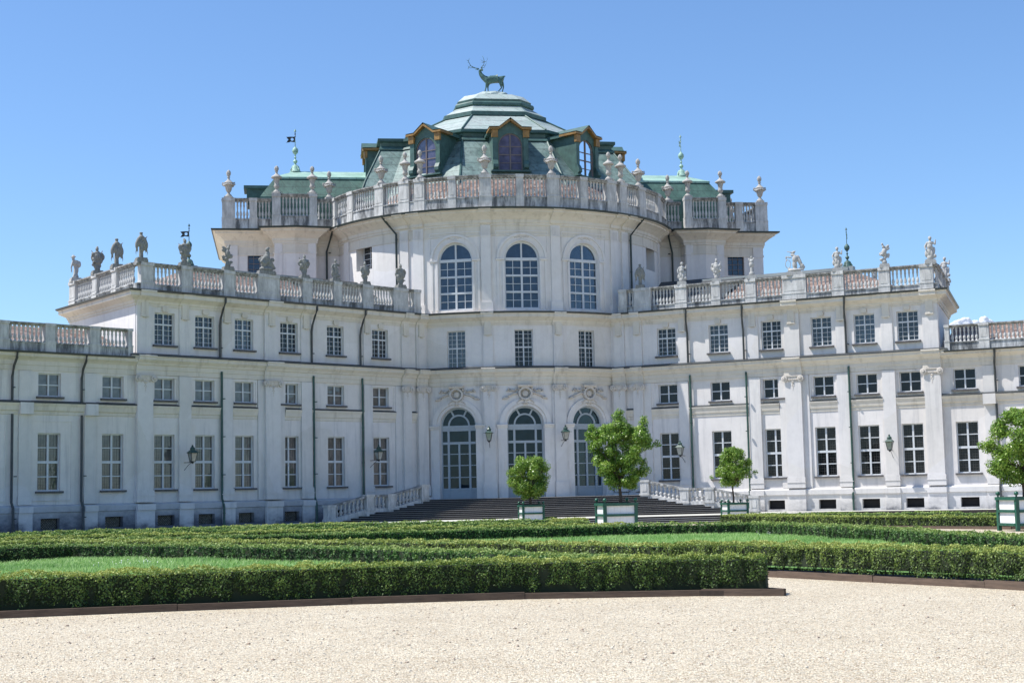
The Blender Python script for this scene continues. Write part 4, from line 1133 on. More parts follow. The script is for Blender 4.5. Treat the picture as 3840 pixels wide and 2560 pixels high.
def hedge(pts,width,h,z0,label,mat='box_mid',dens=900,leaf=.05,near=False,stems=False,low=False,group='clipped box hedges of the parterre'):
    root=empty('hedge',(pts[0][0],pts[0][1],0))
    tag(root,label,'hedge',group)
    pts=[Vector(p) for p in pts]
    path=[(p.x,p.y) for p in pts]; L=offset(path,width/2); Rr=offset(path,-width/2)
    P=[];Nn=[];T=[]; SL=[]; acc=[0.0]
    for i in range(len(path)-1): acc.append(acc[-1]+(Vector(path[i+1])-Vector(path[i])).length)
    def patch(A,B,C,D,nrm,s0=0,s1=0):
        A,B,C,D=map(np.array,(A,B,C,D)); area=np.linalg.norm(np.cross(B-A,D-A))
        k=int(area*dens); 
        if k<1: return
        u=RNG.random(k)[:,None]; v=RNG.random(k)[:,None]
        q=A*(1-u)*(1-v)+B*u*(1-v)+C*u*v+D*(1-u)*v
        nr=np.tile(np.array(nrm),(k,1))
        P.append(q);Nn.append(nr);SL.append((s0*(1-u)+s1*u)[:,0])
    z1=z0+h
    n=len(path)
    for i in range(n-1):
        for S,sg in ((L,1),(Rr,-1)):
            a,b_=S[i],S[i+1]; d=Vector(b_)-Vector(a); d.normalize(); nr=(d.y*sg,-d.x*sg,.15)
            patch((a[0],a[1],z0),(b_[0],b_[1],z0),(b_[0],b_[1],z1),(a[0],a[1],z1),nr,acc[i],acc[i+1])
        a,b_,c,d_=L[i],L[i+1],Rr[i+1],Rr[i]
        patch((a[0],a[1],z1),(b_[0],b_[1],z1),(c[0],c[1],z1),(d_[0],d_[1],z1),(0,0,1),acc[i],acc[i+1])
    for e,sg in ((0,-1),(n-1,1)):
        a,c=L[e],Rr[e]; d=(pts[min(e+1,n-1)]-pts[max(e-1,0)]).normalized()*sg
        patch((a[0],a[1],z0),(c[0],c[1],z0),(c[0],c[1],z1),(a[0],a[1],z1),(d.x,d.y,.15))
    P=np.concatenate(P);Nn=np.concatenate(Nn);SL=np.concatenate(SL)
    big=vnoise(P,2.2,1); fine=vnoise(P,7.0,2); clump=vnoise(P,1.1,3)
    side=Nn[:,2]<.5; hz=(P[:,2]-z0)/h
    wob=vnoise(np.c_[SL,SL*0,SL*0],.9,12)*.35
    bush=np.abs(np.cos(PI*(SL+wob)/.46))**6
    inward=(fine-.5)*.12+(big-.5)*.12-np.where(side,bush*.10*(1.25-hz),bush*.02)
    P=P+Nn*inward[:,None]+RNG.normal(0,.012,P.shape)
    keep=np.ones(len(P),bool)
    if near: # thin bare feet near the soil with gaps
        keep=~(side&(hz<.30)&(vnoise(P*np.array([1,1,.3]),2.6,5)+RNG.random(len(P))*.5>.35+hz*1.9))
    tint=.25+.50*(fine-.3)+.40*(clump-.5)+RNG.normal(0,.14,len(P))-np.where(side,.16*bush,0)  # last term paints shade into the gaps between bushes
    tint=np.where(side,tint-.12+.36*np.clip((hz-.78)/.22,0,1),tint+.40)  # yellow new growth on top, plus top light and side shade in the tint
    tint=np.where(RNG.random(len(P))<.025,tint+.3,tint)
    tint=np.where(side,tint+.22*np.clip(hz-.35,0,1)-.06,tint)  # light on the upper part of the sides, painted as a tint gradient
    P,Nn,tint=P[keep],Nn[keep],tint[keep]
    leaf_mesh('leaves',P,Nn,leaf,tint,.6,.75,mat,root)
    root_loc=root.location.copy()
    root.location=(0,0,0)
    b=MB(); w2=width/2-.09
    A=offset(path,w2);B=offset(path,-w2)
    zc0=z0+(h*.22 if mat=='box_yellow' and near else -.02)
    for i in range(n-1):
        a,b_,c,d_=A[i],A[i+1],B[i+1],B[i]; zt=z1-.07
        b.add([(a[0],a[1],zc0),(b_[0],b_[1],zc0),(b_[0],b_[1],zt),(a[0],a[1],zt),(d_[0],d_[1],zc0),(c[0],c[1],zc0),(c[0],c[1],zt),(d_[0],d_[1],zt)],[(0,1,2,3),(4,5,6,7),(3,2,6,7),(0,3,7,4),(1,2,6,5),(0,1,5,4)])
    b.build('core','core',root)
    b=MB(); b.sweep(path,[(width/2+.12,z0-.10),(width/2+.12,z0+.012),(-width/2-.12,z0+.012),(-width/2-.12,z0-.10)]); b.build('soil','soil',root)
    if stems:
        b=MB(); rs=random.Random(4)
        for i in range(n-1):
            d=pts[i+1]-pts[i]; Ls=d.length; k=int(Ls/.26)
            for j in range(k):
                p=pts[i]+d*((j+rs.uniform(.2,.8))/k); nr=Vector((d.y,-d.x)).normalized()
                o=p+nr*rs.uniform(-.05,width/2-.14)
                for _ in range(rs.choice((2,3,3))):
                    q=o+nr*rs.uniform(-.02,.10)+d.normalized()*rs.uniform(-.14,.14)
                    b.tube([(o.x,o.y,z0-.02),((o.x*.55+q.x*.45),(o.y*.55+q.y*.45),z0+h*.2),(q.x,q.y,z0+h*.48)],.009,5,.005)
        b.build('stems','bark',root)['kind']='stuff'
    return root
def grass(name,poly,z,label,n,hgt=.10,soil=True):
    # turf sheet + blades
    me=bpy.data.meshes.new('lawn'); 
    b=MB(); b.prism(poly,z-.12,z-.01); o=struct(b.build('lawn','turf'))
    P2=np.array(poly); x0,y0=P2.min(0); x1,y1=P2.max(0)
    pts=np.empty((0,2))
    while len(pts)<n:
        q=RNG.random((n,2))*[x1-x0,y1-y0]+[x0,y0]
        ins=np.zeros(len(q),bool); j=len(P2)-1
        for i in range(len(P2)):
            xi,yi=P2[i];xj,yj=P2[j]
            c=((yi>q[:,1])!=(yj>q[:,1]))&(q[:,0]<(xj-xi)*(q[:,1]-yi)/(yj-yi+1e-12)+xi)
            ins^=c; j=i
        pts=np.concatenate([pts,q[ins]])
    pts=pts[:n]
    P3=np.c_[pts,np.full(n,z)]
    hh=hgt*(.7+.9*vnoise(P3,.9,8))
    P3[:,2]=z-.01+hh*.5
    up=np.tile([0,0,1.0],(n,1))+RNG.normal(0,.28,(n,3))
    tint=.45+.5*(vnoise(P3,.6,9)-.5)+RNG.normal(0,.17,n)
    Nn=np.tile([-.35,-.7,0.65],(n,1))
    o=leaf_mesh(name,P3,Nn,hh,tint,.16,.6,'grass',None,True,up)
    tag(o,label,'grass',kind='stuff')
    return o
def boards(pts,L=2.3):
    out=[]
    for a,b_ in zip(pts,pts[1:]):
        a=Vector(a);b_=Vector(b_); d=(b_-a).length; k=max(1,round(d/L))
        out+=[tuple(a.lerp(b_,i/k)) for i in range(k)]
    return out+[tuple(pts[-1])]
def kerb(pts,label,z=.14,w=.07,group='timber edging boards of the beds'):
    rk=random.Random(len(pts)); path=boards(pts); b=MB()
    for i in range(len(path)-1):
        dd=(Vector(path[i+1])-Vector(path[i])).normalized()*.006; nn=Vector((dd.y,-dd.x)).normalized(); j0,j1=rk.uniform(-.012,.012),rk.uniform(-.012,.012)
        p0=Vector(path[i])+dd+nn*j0; p1=Vector(path[i+1])-dd+nn*j1
        a,b_,c,d_=[tuple(v) for v in (p0+nn*w/2,p1+nn*w/2,p1-nn*w/2,p0-nn*w/2)]; e=rk.uniform(-.02,.012)
        b.add([(a[0],a[1],-.03),(b_[0],b_[1],-.03),(b_[0],b_[1],z+e),(a[0],a[1],z+e),(d_[0],d_[1],-.03),(c[0],c[1],-.03),(c[0],c[1],z+e),(d_[0],d_[1],z+e)],[(0,1,2,3),(4,5,6,7),(3,2,6,7),(0,3,7,4),(1,2,6,5)])
    o=b.build('timber_edging','wood'); tag(o,label,'edging',group); return o

# beds (ground positions measured from the photograph)
kA=[(-14.0,24.1),(-8.6,25.25),(-5.8,26.05),(-2.9,26.75),(.13,27.15),(3.25,27.0),(4.65,26.6)]
kerb(kA+[(3.7,28.1),(-.3,33.0)],'brown board edging in front of the nearest hedge',.122)
hA=[(-14.2,24.5),(-8.75,25.65),(-5.95,26.45),(-2.95,27.13),(.1,27.53),(3.1,27.40),(4.42,27.02)]
hedge(hA,.52,.60,.08,'nearest dark box hedge along the gravel, ending in a square end','box_near',2300,.040,True,True)
hedge([(3.3,28.1),(-.05,33.4),(-4.4,39.4),(-10,44.5),(-13.6,46.9),(-15.5,46.0),(-17.0,40.5),(-16.0,31.0)],.55,.44,.14,'second hedge row on the left, closing the back of the nearest lawn','box_mid',900,.06)
grass('lawn_grass',[(-14.5,25.3),(-8.75,26.1),(-5.95,26.9),(-2.9,27.55),(.1,27.95),(2.6,27.9),(-.3,33.0),(-4.6,39.0),(-10,44.1),(-13.5,46.4),(-16.5,40)],.16,'long grass with daisies in the nearest bed at the left',52000,.11)
kB=[(12.0,21.8),(8.98,26.45),(8.4,27.4),(5.46,31.95),(3.2,35.0)]
kerb(kB,'brown board edging of the near right bed beyond the gravel path',.14)
hB=[(12.3,22.1),(9.3,26.75),(8.72,27.65),(5.85,32.05),(3.75,34.75),(-.35,39.5),(-4.7,43.4),(-11,48.2),(-17.6,51.3)]
hedge(hB[:5],.52,.58,.10,'tall yellow-green hedge on the right with gaps between its stems','box_yellow',1700,.046,True,True)
hedge(hB[4:],.52,.50,.12,'long yellowish hedge running left behind the nearest bed','box_yellow',750,.062)
hD=[(-17.6,51.3),(-12,53.2),(-5.9,54.2),(.4,56.3),(5.8,57.3),(8.9,56.4),(10.8,48.2),(11.6,41.1),(12.3,36.3),(13.2,30.0),(15,22.5)]
hedge(hD[:6],.6,.46,.12,'dark green hedge closing the far side of the middle lawn','box_mid',650,.07)
hedge(hD[5:],.6,.46,.12,'green hedge coming down the right side of the middle lawn','box_mid',900,.06)
grass('lawn_grass',[(8.6,56.0),(5.8,56.9),(.4,55.9),(-5.9,53.8),(-12,52.8),(-17,51),(-11,48.6),(-4.5,43.8),(0,39.8),(4.1,35.0),(6.2,32.3),(9.5,27.5),(14,23.5),(12.9,30),(12.0,36.3),(11.3,41.1),(10.5,48.2)],.16,'open lawn in the middle bed behind the yellow-green hedge',60000,.11)
hedge([(-25,59.5),(-17,60.2),(-7.0,62.5),(-1,62.8),(4.4,61.4)],.6,.42,.12,'low hedge row beyond the middle lawn on the left','box_yellow',520,.075)
hedge([(-24,63.8),(-14,65.6),(-7.2,66.8),(-2,67.6),(3.2,66.5)],.6,.42,.12,'thin hedge row further back, ending before the big tub','box_mid',480,.075)
hedge([(-26,68.8),(-16,71),(-8,73.5),(1.6,73.6)],.6,.42,.12,'furthest hedge row before the steps, under the small round tree','box_mid',450,.08)
hedge([(-30,64.5),(-25,69.5),(-20,74.2),(-13,80.0),(-8,82.0)],.6,.30,.12,'hedge row at the foot of the left wing paving','box_yellow',420,.08)
hedge([(1.6,73.7),(3.4,77.5),(1,82)],.6,.34,.12,'short pale hedge stub beside the small round tree','box_yellow',450,.08)
grass('lawn_grass',[(-30,62),(-16,59),(3,61),(1.5,73),(-8,80),(-20,72)],.16,'grass strips between the far left hedge rows',26000,.16)
grass('lawn_grass',[(-16,47.6),(-12.5,48.6),(-17.5,51.2),(-20,50)],.14,'small patch of grass where the left hedges meet',1500,.12)
kG=[(19.6,60.2),(14,68.0),(10.2,76.0)]
kerb(kG,'board edging of the far right bed facing the big tub path',.12)
hedge([(23.5,56.0),(19.8,61.0),(14.3,68.5),(10.6,77.0)],.6,.42,.10,'yellow-green hedge in front of the small right-hand tree tub','box_yellow',560,.075)
hedge([(26.5,66),(22.6,70.4),(16,77.5),(12.4,81.0)],.6,.36,.10,'thin far hedge below the right wing','box_mid',450,.08)
grass('lawn_grass',[(24.5,57),(27,66),(22.6,70.1),(12.4,80.5),(11,77),(14.6,68.9),(20.2,61.2)],.14,'strip of lawn between the two far right hedges',16000,.16)

# ------------------------------------------------------------------ citrus trees in tubs
def tub(name,w,h,loc,rz,label):
    root=empty(name,loc,rz)
    tag(root,label,'planter','white and green planter tubs')
    F=W0; hw=w/2; p=.115*w/1.5+.02; leg=.15*h
    b=MB()
    for sx in (-1,1):
        for sy in (-1,1):
            q=MB(); x=sx*(hw-p/2); y=sy*(hw-p/2)
            q.box(Frame((x,y),0),-p/2,p/2,-p/2,p/2,0,h*.97); root_=q.build('corner_post','tub_green',root)
            q=MB(); r=p*.62; q.lathe([(p*.35,h*.97),(p*.25,h*1.0),(p*.25,h*1.02),(r,h*1.02+r*.5),(r*1.05,h*1.02+r),(r*.8,h*1.02+r*1.6),(r*.1,h*1.02+r*2)],10,(x,y,0)); q.build('ball_finial','tub_green',root,True)
    q=MB()
    for a in range(4):
        Fr=Frame((0,0),a*PI/2)
        for z0,z1,n1 in ((h*.885,h*.975,.03),(h*.53,h*.61,.012),(leg,leg+.10,.012)):
            q.box(Fr,-hw+p+.002 if z0<h*.8 else -hw-.02+.003*a,hw-p-.002 if z0<h*.8 else hw+.02-.003*a,hw-p*.7,hw+n1+ (.002*a),z0+.001*a,z1+.001*a)
    q.build('rails','tub_green',root)
    for a in range(4):
        q=MB(); Fr=Frame((0,0),a*PI/2)
        q.box(Fr,-hw+p,hw-p,hw-p*.7-.03,hw-p*.5,leg+.09,h*.9); q.build('panel','tub_white',root)
    q=MB(); q.box(W0,-hw+p,hw-p,-hw+p,hw-p,h*.8,h*.88); q.build('soil','soil',root)
    return root
def citrus(loc,zc,clumps,trunk_h,label,n,leaf=.10,seed=1,tr=.06,limbs=6):
    """clumps: list of (x,y,z,r) relative to crown base at loc"""
    root=empty('citrus_tree',loc); tag(root,label,'tree','clipped citrus trees in tubs')
    rs=random.Random(seed)
    b=MB(); b.tube([(0,0,0),(.015,0,trunk_h*.4),(-.02,.01,trunk_h*.8),(0,0,trunk_h+.15)],tr,9,tr*.72)
    b.build('trunk','bark',root,True)
    b=MB()
    for (x,y,z,r) in clumps[::max(1,len(clumps)//14)]:
        m=(x*.35+rs.uniform(-.05,.05),y*.35,trunk_h+(z-trunk_h)*.45)
        b.tube([(0,0,trunk_h),m,(x,y,z)],tr*.45,6,tr*.12)
    b.build('limbs','bark',root,True)
    c=np.array(clumps); wts=c[:,3]**2; wts/=wts.sum()
    idx=RNG.choice(len(c),n,p=wts)
    d=RNG.normal(0,1,(n,3)); d/=np.linalg.norm(d,axis=1)[:,None]
    rad=c[idx,3]*1.2*(RNG.random(n)**.45)
    P=c[idx,:3]+d*rad[:,None]*np.array([1,1,.85])
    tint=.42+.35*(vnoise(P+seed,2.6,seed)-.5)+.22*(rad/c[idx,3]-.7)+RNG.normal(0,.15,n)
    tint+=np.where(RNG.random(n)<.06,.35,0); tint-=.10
    up=d*.8+RNG.normal(0,.6,(n,3))+np.array([0,0,-.15])
    leaf_mesh('crown',P,d*.9+np.array([0,0,.35]),leaf,tint,.42,.55,'citrus',root,False,up)
    return root
def ball_clumps(rx,rz,zc,k,r,seed,extra=(),flat=0):
    rs=random.Random(seed); out=[]
    for i in range(k):
        u=rs.uniform(-1,1); a=rs.uniform(0,2*PI); q=math.sqrt(1-u*u); m=rs.uniform(.35,1.0)**.5
        out.append((rx*m*q*cos(a),rx*m*q*sin(a),zc+rz*m*u,r*rs.uniform(.7,1.25)))
    return out+list(extra)
RZ=R(11.5)
def shaped(prof,k,r,seed,extra=(),depth=.85):
    '''prof: list of (z, left half-width, right half-width)'''
    rs=random.Random(seed); out=[]; zs=[p[0] for p in prof]
    while len(out)<k:
        z=rs.uniform(zs[0],zs[-1]); i=max(j for j in range(len(zs)-1) if zs[j]<=z); t=(z-zs[i])/(zs[i+1]-zs[i])
        wl=prof[i][1]*(1-t)+prof[i+1][1]*t; wr=prof[i][2]*(1-t)+prof[i+1][2]*t
        x=rs.uniform(-wl,wr); w=(wl+wr)/2; c=(wr-wl)/2; m=max(0,1-((x-c)/max(w,.05))**2)**.5
        y=rs.uniform(-1,1)*w*depth*m
        if ((x-c)/w)**2+(y/(w*depth))**2<.22 and rs.random()<.6: continue
        q=r*rs.uniform(.7,1.3); sh=1-.55*q/max(w,q)
        out.append((c+(x-c)*sh,y*sh,z,q))
    return out+list(extra)
# big tree in the big tub
bx,by=4.42,68.9
tub('planter_tub',1.58,1.33,(bx+.15,by+.15,0),RZ,'largest white and green tub in view, holding the tall tree before the right doors')
cl=shaped([(2.1,.35,.6),(2.5,.95,1.1),(3.0,1.15,1.3),(3.5,1.3,1.55),(3.9,1.4,1.65),(4.3,1.4,1.45),(4.55,1.0,.9),(4.8,.5,.3)],105,.25,3,[(.0,0,4.75,.32),(.05,0,5.0,.29),(-.02,0,5.22,.25),(.06,0,5.42,.19),(1.0,0,4.6,.26),(1.05,0,4.88,.22),(1.1,0,5.1,.17),(-.25,0,4.75,.2),(-1.15,0,4.75,.18),(.8,0,4.4,.25),(-1.0,0,4.55,.22),(-1.3,0,4.45,.16),(1.62,0,3.95,.18),(.55,0,2.05,.2)])
citrus((bx+.36,by+.2,1.1),0,[(x*1.08,y,z-1.1,r) for x,y,z,r in cl],1.1,'tallest citrus tree, spiky crown, before the right-hand doors',34000,.11,3,.085)
# small round tree
tx,ty=.58,80.4
tub('planter_tub',1.2,1.10,(tx+.25,ty+.2,.12),RZ,'small tub under the round tree in front of the middle door')
citrus((tx+.2,ty+.2,.95),0,[(x,y,z-.95,r) for x,y,z,r in shaped([(1.7,.4,.5),(1.95,.85,.8),(2.4,1.15,.98),(2.9,1.2,1.0),(3.3,1.05,1.0),(3.6,.75,.75)],90,.24,8,[(-.3,0,1.6,.18),(-.55,0,3.65,.17),(.55,0,3.62,.16),(.0,0,3.68,.15)])],.95,'round-headed small citrus tree in front of the middle door',20000,.10,8,.085)
# right small tree
qx,qy=12.0,82.9
tub('planter_tub',1.2,1.08,(qx,qy+.35,.0),RZ,'small tub with umbrella-shaped tree at the foot of the right stair rail')
citrus((qx-.05,qy+.35,.85),0,[(x,y,z-.85,r) for x,y,z,r in shaped([(2.15,.6,.6),(2.4,1.05,1.05),(2.8,1.05,1.2),(3.2,.9,1.1),(3.6,.65,.85),(3.9,.4,.5)],80,.23,12,[(1.25,0,2.7,.14),(-1.15,0,2.45,.14),(.3,0,3.92,.13)])],1.15,'umbrella-shaped citrus tree at the foot of the right stair rail',17000,.10,12,.055)
# right edge tree
gx,gy=18.95,57.7
tub('planter_tub',1.5,1.33,(gx+.62,gy+.85,0),RZ,'white and green tub cut by the right edge of the view')
citrus((gx+.70,gy+.95,1.1),0,[(x,y,z-1.1,r) for x,y,z,r in shaped([(1.95,.5,.6),(2.3,1.1,1.1),(2.8,1.4,1.4),(3.25,1.5,1.5),(3.7,1.2,1.4),(4.1,.95,1.1),(4.45,.55,.7)],100,.27,21,[(-1.55,0,3.3,.17),(-1.2,0,2.3,.17),(-.3,0,4.6,.18),(.2,0,4.55,.2),(-.9,0,4.1,.2),(-.75,0,1.95,.16)])],1.0,'bushy citrus tree in the tub at the right edge',30000,.11,21,.085)

# ------------------------------------------------------------------ lanterns
def lantern_proto():
    root=empty('wall_lantern'); 
    F=W0
    b=MB(); b.tube([(0,.8,0),(0,.05,.0)],.014,6); b.tube([(0,.8,-.42),(0,.3,-.1),(0,.05,.0)],.012,6); b.lathe([(.03,-.06),(.05,-.02),(.03,.02)],8); kid(root,b.build('bracket','iron',root))
    b=MB()
    for sx in (-1,1):
        for sy in (-1,1): b.tube([(sx*.085,sy*.085,.03),(sx*.15,sy*.15,.40)],.012,5)
    for z,w in ((.03,.09),(.40,.155)):
        for a in range(4): b.box(Frame((0,0),a*PI/2),-w-.012,w+.012,w-.012,w+.012,z-.012,z+.012+.001*a)
    b.lathe([(.07,.015),(.1,.03),(.08,.0)],8); kid(root,b.build('lantern_frame','iron',root))
    b=MB(); n=4
    A=[(-.085,-.085,.04),(.085,-.085,.04),(.085,.085,.04),(-.085,.085,.04)];B=[(-.145,-.145,.39),(.145,-.145,.39),(.145,.145,.39),(-.145,.145,.39)]
    for i in range(4): b.face([A[i],A[(i+1)%4],B[(i+1)%4],B[i]])
    kid(root,b.build('glass','glass_lamp',root))
    b=MB(); A=[(-.2,-.2,.40),(.2,-.2,.40),(.2,.2,.40),(-.2,.2,.40)];B=[(-.09,-.09,.52),(.09,-.09,.52),(.09,.09,.52),(-.09,.09,.52)]
    for i in range(4): b.face([A[i],A[(i+1)%4],B[(i+1)%4],B[i]])
    b.lathe([(.105,.51),(.105,.57),(.13,.58),(.06,.66),(.035,.67),(.05,.71),(.01,.75)],8)
    b.tube([(-.26,-.2,.405),(.26,-.2,.405)],.01,4)
    kid(root,b.build('cap','pipe_green',root)); return root
lp=lantern_proto(); first=True
lab=[(FR[-1],-25.05,3.85,'hanging lantern between the leftmost windows of the left wing'),(FR[-1],-12.1,3.95,'hanging lantern beside the last window of the left wing'),(DR,R(-11.2)*RD,5.02,'hanging lantern on the pilaster left of the middle door'),(DR,R(11.0)*RD,5.02,'hanging lantern on the pilaster right of the middle door'),(FR[1],12.15,3.9,'hanging lantern beside the first window of the right wing'),(FR[1],25.05,3.82,'hanging lantern between the rightmost windows of the right wing')]
for F,x,z,l in lab:
    q=F.p(x,.95,0); w=world(q[0],q[1],z); o=lp if first else copy_tree(lp); first=False
    o.location=w; a=TH+(F.a if not F.curved else x/F.r); o.rotation_euler=(0,0,a)
    o.scale=(1.25,1.25,1.25); tag(o,l,'lantern','wrought lanterns on wall brackets')

# ------------------------------------------------------------------ urns
def urn_mesh(kind):
    b=MB()
    if kind=='A':
        b.box(W0,-.27,.27,-.27,.27,0,.13)
        b.lathe([(.24,.13),(.22,.2),(.10,.34),(.09,.42),(.14,.46),(.2,.6),(.25,.82),(.27,.9),(.29,.96),(.27,1.02),(.31,1.06),(.26,1.12),(.15,1.22),(.08,1.32),(.07,1.4),(.12,1.45),(.06,1.5)],16)
        b.lathe([(.06,1.5),(.11,1.56),(.145,1.68),(.14,1.78),(.09,1.88),(.02,1.95)],12,rib=.08,ribn=6)
        rs=random.Random(2)
        for k in range(18):
            a=2*PI*k/18; d=.03*abs(sin(2*a)); b.lathe([(.02,-.06),(.075,-.02),(.07,.04),(.01,.08)],6,(.31*cos(a),.31*sin(a),.96-2.5*d+rs.uniform(-.03,.03)))
        for sg in (-1,1): b.tube([(sg*.28,0,1.05),(sg*.42,0,1.08),(sg*.43,0,.95),(sg*.3,0,.86)],.045,6)
    else:
        b.box(W0,-.27,.27,-.27,.27,0,.12)
        b.lathe([(.24,.12),(.21,.2),(.09,.32),(.09,.38),(.16,.44),(.19,.55),(.14,.64),(.155,.8),(.2,.98),(.22,1.02),(.2,1.05)],16)
        b.lathe([(.2,1.04),(.33,1.07),(.36,1.12),(.34,1.18),(.24,1.24),(.12,1.34),(.07,1.42),(.07,1.5),(.11,1.53),(.05,1.57)],16,rib=.05,ribn=8)
        b.lathe([(.05,1.55),(.11,1.60),(.145,1.70),(.13,1.80),(.08,1.88),(.015,1.93)],12,rib=.08,ribn=6)
    ob=b.build('urn_tmp','urn',None,50); me=ob.data; bpy.data.objects.remove(ob); me.name='urn_'+('garlanded' if kind=='A' else 'gadrooned'); return me
UA,UB=urn_mesh('A'),urn_mesh('B')
urns=[]
for t,k,l in ((-46.4,'A','garlanded urn on the drum balustrade, in front of the dark left slope'),(-37.0,'B','left one of the paired mushroom-lidded urns left of the dome front'),(-31.7,'B','right one of the paired mushroom-lidded urns left of the dome front'),(-11.1,'A','garlanded urn just left of the central dormer'),(9.6,'A','garlanded urn just right of the central dormer'),(30.6,'B','left one of the paired mushroom-lidded urns right of the dome front'),(36.0,'B','right one of the paired mushroom-lidded urns right of the dome front'),(45.6,'A','garlanded urn at the right shoulder of the drum balustrade')):
    r=RD+.33; urns.append(((r*sin(R(t)),-r*cos(R(t)),21.77),k,l))
for sg,nm in ((-1,'left'),(1,'right')):
    urns.append(((sg*18.42,BY-.32,21.77),'A','garlanded urn on the outermost corner of the upper %s balustrade'%nm))
    urns.append(((sg*15.25,-4.35,21.89),'B','mushroom-lidded urn on the outer post of the %s curved bay'%nm))
    urns.append(((sg*12.9,-4.35,21.89),'B','mushroom-lidded urn on the inner post of the %s curved bay'%nm))
    urns.append(((sg*11.75,BY-.32,21.77),'A','garlanded urn where the drum meets the %s block'%nm))
urns.append(((18.65,4.5,21.77),'A','far urn half hidden behind the right upper balustrade'))
for (x,y,z),k,l in urns:
    o=link('urn',UA if k=='A' else UB,None,loc=world(x,y,z-.02)); o.rotation_euler=(0,0,random.uniform(-.3,.3)+TH)
    tag(o,l,'urn','stone urns along the upper balustrade')

# ------------------------------------------------------------------ statues
def blob(name,prims,voxel,mat,parent,loc=(0,0,0)):
    bm=bmesh.new()
    for c,r,e in prims:
        m=Matrix.Translation(c)@Euler(e).to_matrix().to_4x4()@Matrix.Diagonal((r[0],r[1],r[2],1))
        bmesh.ops.create_icosphere(bm,subdivisions=2,radius=1,matrix=m)
    me=bpy.data.meshes.new('tmp'); bm.to_mesh(me); bm.free()
    ob=bpy.data.objects.new('tmp',me); COL.objects.link(ob)
    md=ob.modifiers.new('r','REMESH'); md.mode='VOXEL'; md.voxel_size=voxel
    dg=bpy.context.evaluated_depsgraph_get(); ev=ob.evaluated_get(dg); m2=bpy.data.meshes.new_from_object(ev)
    bpy.data.objects.remove(ob); bpy.data.meshes.remove(me)
    m2.name=name; m2.materials.clear(); m2.materials.append(M[mat]); m2.polygons.foreach_set('use_smooth',[True]*len(m2.polygons)); m2.update()
    return link(name,m2,parent,loc)
def tubeprims(pts,r0,r1):
    out=[]; P=[Vector(p) for p in pts]; 
    seg=[]
    for a,b in zip(P,P[1:]):
        k=max(2,int((b-a).length/(min(r0,r1)*.8)))
        seg+=[a.lerp(b,i/k) for i in range(k)]
    seg.append(P[-1])
    for i,p in enumerate(seg):
        r=r0+(r1-r0)*i/max(1,len(seg)-1); out.append((p,(r,r,r),(0,0,0)))
    return out
